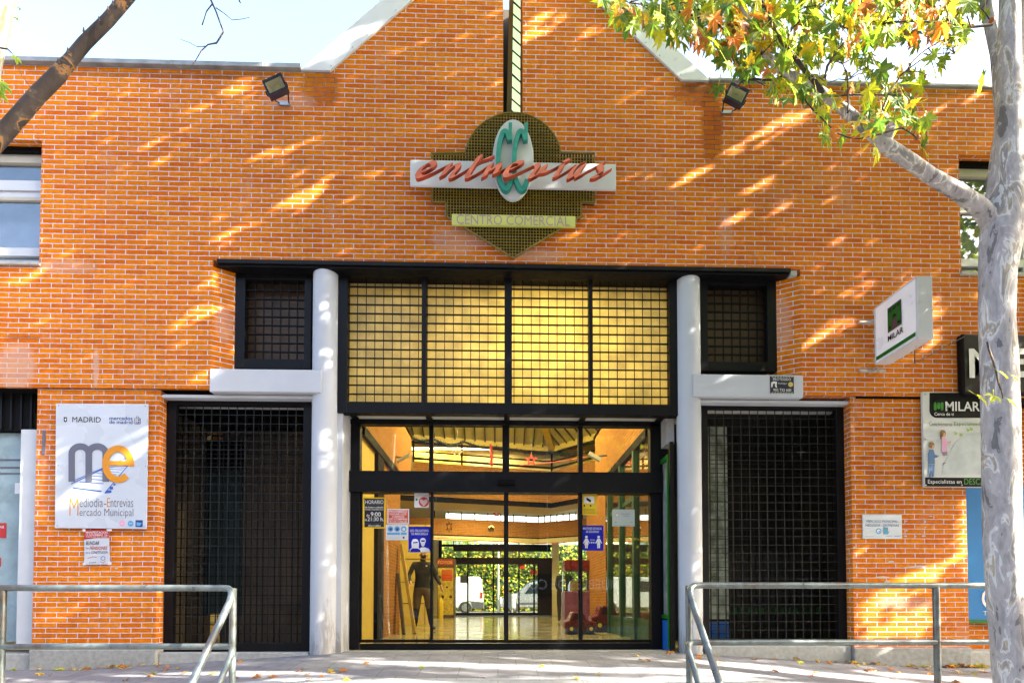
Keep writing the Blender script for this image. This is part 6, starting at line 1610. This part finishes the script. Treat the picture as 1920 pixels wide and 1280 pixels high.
star(1222, 985, 9, 4.4, GOLD, "gold star half hidden by the right door frame", n=5, ry=13)
star(857, 849, 13, 6.8, mat("silver_tinsel", (.65, .6, .4), .3, metal=.6, var=.3), "silver tinsel star on the gallery rail seen through the transom", n=5)
star(996, 862, 13, 7.6, TINR, "red tinsel star on the gallery rail right of the middle", n=5)
mb = MB(); c = at(921, 991, 10.8); mb.sphere(c, .11, mat("gold_ball", (.55, .45, .18), .3, metal=.5), 18, 12); mb.tube([c + Vector((0, 0, .1)), c + Vector((0, 0, .55))], .004, STEEL, 5); tag(mb.build("hanging_ball", None, loc=c), "dull gold ball hanging between the two middle door panes", "bauble")
gar = [at(762, 818, 7.3), at(790, 826, 7.4), at(815, 824, 7.5), at(842, 836, 7.6), at(870, 828, 7.7), at(900, 838, 7.85), at(930, 838, 8.0), at(960, 842, 8.1), at(990, 848, 8.25), at(1020, 850, 8.4), at(1035, 848, 8.5), at(1060, 852, 8.2), at(1085, 848, 7.8)]
tinsel("garland", "dark blue green tinsel garland along the gallery rail", gar, .09, TINB, "garland", 10, 90)
tinsel("garland", "orange tinsel rope strung under the far cream cornice", [at(815, 1008, 11.6), at(860, 1010, 12.2), at(925, 1014, 12.6), at(1012, 1019, 13.0), at(1045, 1018, 12.6), at(1088, 1012, 12.2)], .035, TINO, "garland", 14, 40)
tinsel("garland", "orange tinsel rope stretched across the transom at the right", [at(975, 872, 6.0), at(1040, 866, 5.0), at(1100, 856, 4.4)], .02, TINO, "garland", 14, 30)
tinsel("garland", "vertical green tinsel at the end of the left brick wall", [at(766, 822, 5.5), at(770, 850, 5.5), at(773, 890, 5.5)], .07, mat("green_tinsel", (.10, .12, .03), .5, var=.4, scale=40), "garland", 14, 60)
tinsel("garland", "red tinsel bunch hanging on the gallery parapet near the middle", [at(920, 835, 7.7), at(922, 855, 7.7), at(921, 872, 7.7)], .09, TINR, "garland", 14, 90)
# wall spot lamps on the brick side walls
def spot(px, py, Y, s_, label):
    c = at(px, py, Y); t = thing("wall_spotlight", label, "spotlight", c)
    mb = MB(); mb.obox(c, Vector((.11, 0, -.06 * s_)), (0, .05, 0), (.015, 0, .03), WHTG); mb.build("lamp_head", t); mb = MB(); mb.tube([c, c + Vector((.22 * s_, 0, .03))], .02, STEEL, 8); mb.build("arm", t)
spot(1115, 856, 3.2, 1, "white spotlight on the right brick wall inside the transom"); spot(757, 858, 3.6, -1, "white spotlight on the left brick wall inside the transom")
# far doors notices
mb = MB()
for (x0, y0, x1, y1, m_) in ((994, 1068, 1007, 1076, REDP), (974, 1057, 984, 1066, ORGP), (863, 1078, 877, 1092, GRYP)): pbox(mb, x0, y0, x1, y1, YB + .03, .004, m_)
mb.split("glass_notice", far_door)
# ================================================================= FAR STREET
mb = MB(); mb.box(-40, 40, YB + .21, 21.5, -.2, -.06, PAV); tag(mb.build("far_pavement"), kind="structure")
mb = MB(); mb.box(-40, 40, 21.5, 26.8, -.3, -.10, mat("asphalt_pale", (.16, .16, .16), .9, var=.2, scale=20)); tag(mb.build("far_road"), kind="structure")
mb = MB(); mb.box(-60, 60, 26.8, 60, -.4, -.05, SOIL); tag(mb.build("far_verge"), kind="structure")
VW = mat("van_white", (.72, .74, .78), .25, var=.03); VG = mat("van_grey_plastic", (.06, .06, .07), .6); VS = mat("car_silver", (.45, .48, .55), .25, metal=.4, var=.03); VGL = mat("vehicle_glass", (.02, .03, .04), .08, var=0)
def vehicle(name, label, x, y, z, prof, wins, wheels, body, wid, facing=1, lights=(), bumper=None):
    t = thing(name, label, name.split("_")[-1], (x, y, z)); f = facing
    mb = MB(); mb.prism([(x + f * a, y, z + b) for a, b in prof], (0, wid, 0), body); mb.build("body", t, bevel=.07)
    for w_ in wins:
        mb = MB(); mb.prism([(x + f * a, y - .012, z + b) for a, b in w_], (0, .03, 0), VGL); mb.build("window", t)
    for a in wheels:
        mb = MB(); mb.disc((x + f * a, y - .02, z + .33), .33, .22, RUB, 28); wh = mb.build("wheel", t)
        mb = MB(); mb.disc((x + f * a, y - .035, z + .33), .20, .02, STEEL, 20)
        for k in range(6):
            an = k * math.pi / 3; mb.obox((x + f * a + .12 * math.cos(an), y - .045, z + .33 + .12 * math.sin(an)), (.07 * math.cos(an), 0, .07 * math.sin(an)), (0, .006, 0), (-.012 * math.sin(an), 0, .012 * math.cos(an)), VG)
        mb.build("rim", wh)
    for a, b, m_, nm in lights:
        mb = MB(); mb.box(x + f * a - .05, x + f * a + .05, y - .02, y + .2, z + b - .17, z + b + .17, m_); mb.build(nm, t)
    if bumper:
        mb = MB(); mb.prism([(x + f * a, y - .015, z + b) for a, b in bumper], (0, wid + .03, 0), VG); mb.build("bumper", t)
YV = 22.6; zg2 = -.10
xr = at(905, 1120, YV).x
vehicle("parked_van", "white panel van with grey rear bumper parked outside the far entrance on the left", xr, YV, zg2,
        [(0, .45), (.02, 1.1), (.10, 1.95), (.25, 2.02), (3.2, 2.0), (4.0, 1.35), (4.7, 1.1), (4.8, .4), (4.7, .3), (.1, .3)], [[(2.6, 1.2), (3.6, 1.2), (3.2, 1.75), (2.6, 1.78)]], (.95, 3.95), VW, 1.8, -1, ((.06, 1.0, REDP, "tail_light"),), [(-.04, .28), (-.04, .62), (.9, .70), (.62, .62), (.55, .28)])
xr = at(934, 1120, YV).x
vehicle("parked_car", "silver compact van facing left outside the far entrance on the right", xr, YV, zg2,
        [(0, .5), (.1, .8), (.9, 1.05), (1.7, 1.68), (2.2, 1.78), (4.0, 1.75), (4.1, .9), (4.05, .35), (.1, .3)], [[(1.45, 1.08), (2.4, 1.1), (2.4, 1.62), (1.85, 1.60)], [(2.5, 1.1), (3.6, 1.1), (3.6, 1.62), (2.5, 1.62)]], (.8, 3.3), VS, 1.7, 1, ((.16, .72, WHTP, "headlight"),), [(1.2, .5), (3.9, .5), (3.9, .6), (1.2, .6)])
x = at(960, 1120, 20).x
t = thing("litter_bin", "grey round litter bin on the far pavement in front of the silver car", "bin", (x, 20, -.06)); mb = MB(); mb.tube([(x, 20, .25), (x, 20, .95)], [.18, .22], mat("bin_grey", (.35, .36, .36), .5, var=.1), 18); mb.build("bin_body", t); mb = MB(); mb.tube([(x, 20, -.06), (x, 20, .25)], .035, STEEL, 10); mb.build("post", t)
x = at(934, 1120, 20.2).x; t = thing("street_lamp", "slim white street lamp post outside the far entrance", "lamp post", (x, 20.2, -.06)); mb = MB(); mb.tube([(x, 20.2, -.06), (x, 20.2, 4.5)], .05, WHTG, 12); mb.build("post", t); mb = MB(); mb.sphere((x, 20.2, 4.6), .18, WHTG, 12, 8); mb.build("lamp_head", t)
mb = MB(); rh = random.Random(5)
for k in range(5200):
    X = rh.uniform(-6.5, 9.5); Z = rh.uniform(-.1, 4.6); Y = 27.3 + rh.uniform(-.5, .5) + .35 * math.sin(X * 2.1) * math.sin(Z * 2.5)
    add_leaf(mb, Vector((X, Y, Z)), rh.uniform(.16, .30), Vector((rh.gauss(.4, .5), rh.gauss(-.9, .4), rh.gauss(.5, .4))), Vector((rh.gauss(0, .6), 0, -1)), rh.choices(LF, (5, 3, 5, 1.5, .3, .3))[0], LEAF_S, .2, False)
H_ob = thing("hedge", "tall sunlit green hedge filling the view behind the parked vans", "hedge", (1, 27.4, -.05)); mb.build("leaves", H_ob)
mb = MB(); mb.box(-6.5, 9.5, 27.9, 28.4, -.05, 4.2, mat("hedge_core", (.03, .06, .015), .9, var=.5, scale=3)); mb.build("hedge_core", H_ob)

# ================================================================= ACROSS THE STREET (behind the camera; it shows in the glass)
OB = thing("apartment_block", "brown brick apartment block with shop sign across the road, behind the camera", "building", (0, -26, ZS))
mb = MB(); mb.box(-45, 45, -34, -26, ZS - .5, 15, mat("block_brick", (.20, .10, .06), .9, var=.2, scale=2)); mb.build("wall", OB)
for fl in range(4):
    for k in range(12):
        x = -40 + k * 7.0; z = 3.4 + fl * 2.9
        mb = MB(); mb.box(x, x + 2.2, -25.99, -25.93, z, z + 1.5, mat("block_window", (.03, .04, .05), .15, var=0)); mb.box(x + 1.07, x + 1.13, -25.93, -25.90, z, z + 1.5, PAPER); mb.build("window", OB)
mb = MB(); mb.box(-6, 11, -25.99, -25.8, .9, 2.3, mat("fascia_dark", (.03, .02, .02), .7)); mb.build("shop_fascia", OB)
mb = MB(); text_in(mb, "MUEBLES DE COCINA", 2.0, 1.3, 9.6, 1.95, -25.79, WHTP, bold=.01, mapf=lambda u, q: (11.6 - u - 2.0, -25.79, q)); mb.build("fascia_lettering", OB)
mb = MB(); mb.box(-45, 45, -26, -20, ZS - .3, ZS + .02, PAV); tag(mb.build("opposite_pavement"), kind="structure")
CARB = mat("car_dark_blue", (.012, .02, .06), .2, metal=.3, var=.02)
def street_car(name, label, x, y):
    z = ZS - .14
    vehicle(name, label, x, y, z, [(0, .5), (.1, .75), (1.1, .95), (1.8, 1.42), (3.1, 1.45), (3.9, .98), (4.3, .9), (4.4, .4), (4.2, .28), (.15, .28)], [[(1.35, .98), (2.35, 1.0), (2.35, 1.36), (1.85, 1.36)], [(2.45, 1.0), (3.6, 1.0), (3.05, 1.38), (2.45, 1.38)]], (.8, 3.55), CARB, 1.7, 1, ((.16, .68, WHTP, "headlight"),), None)
street_car("parked_car", "dark blue hatchback parked at the near kerb behind the camera", -6.0, -11.2)
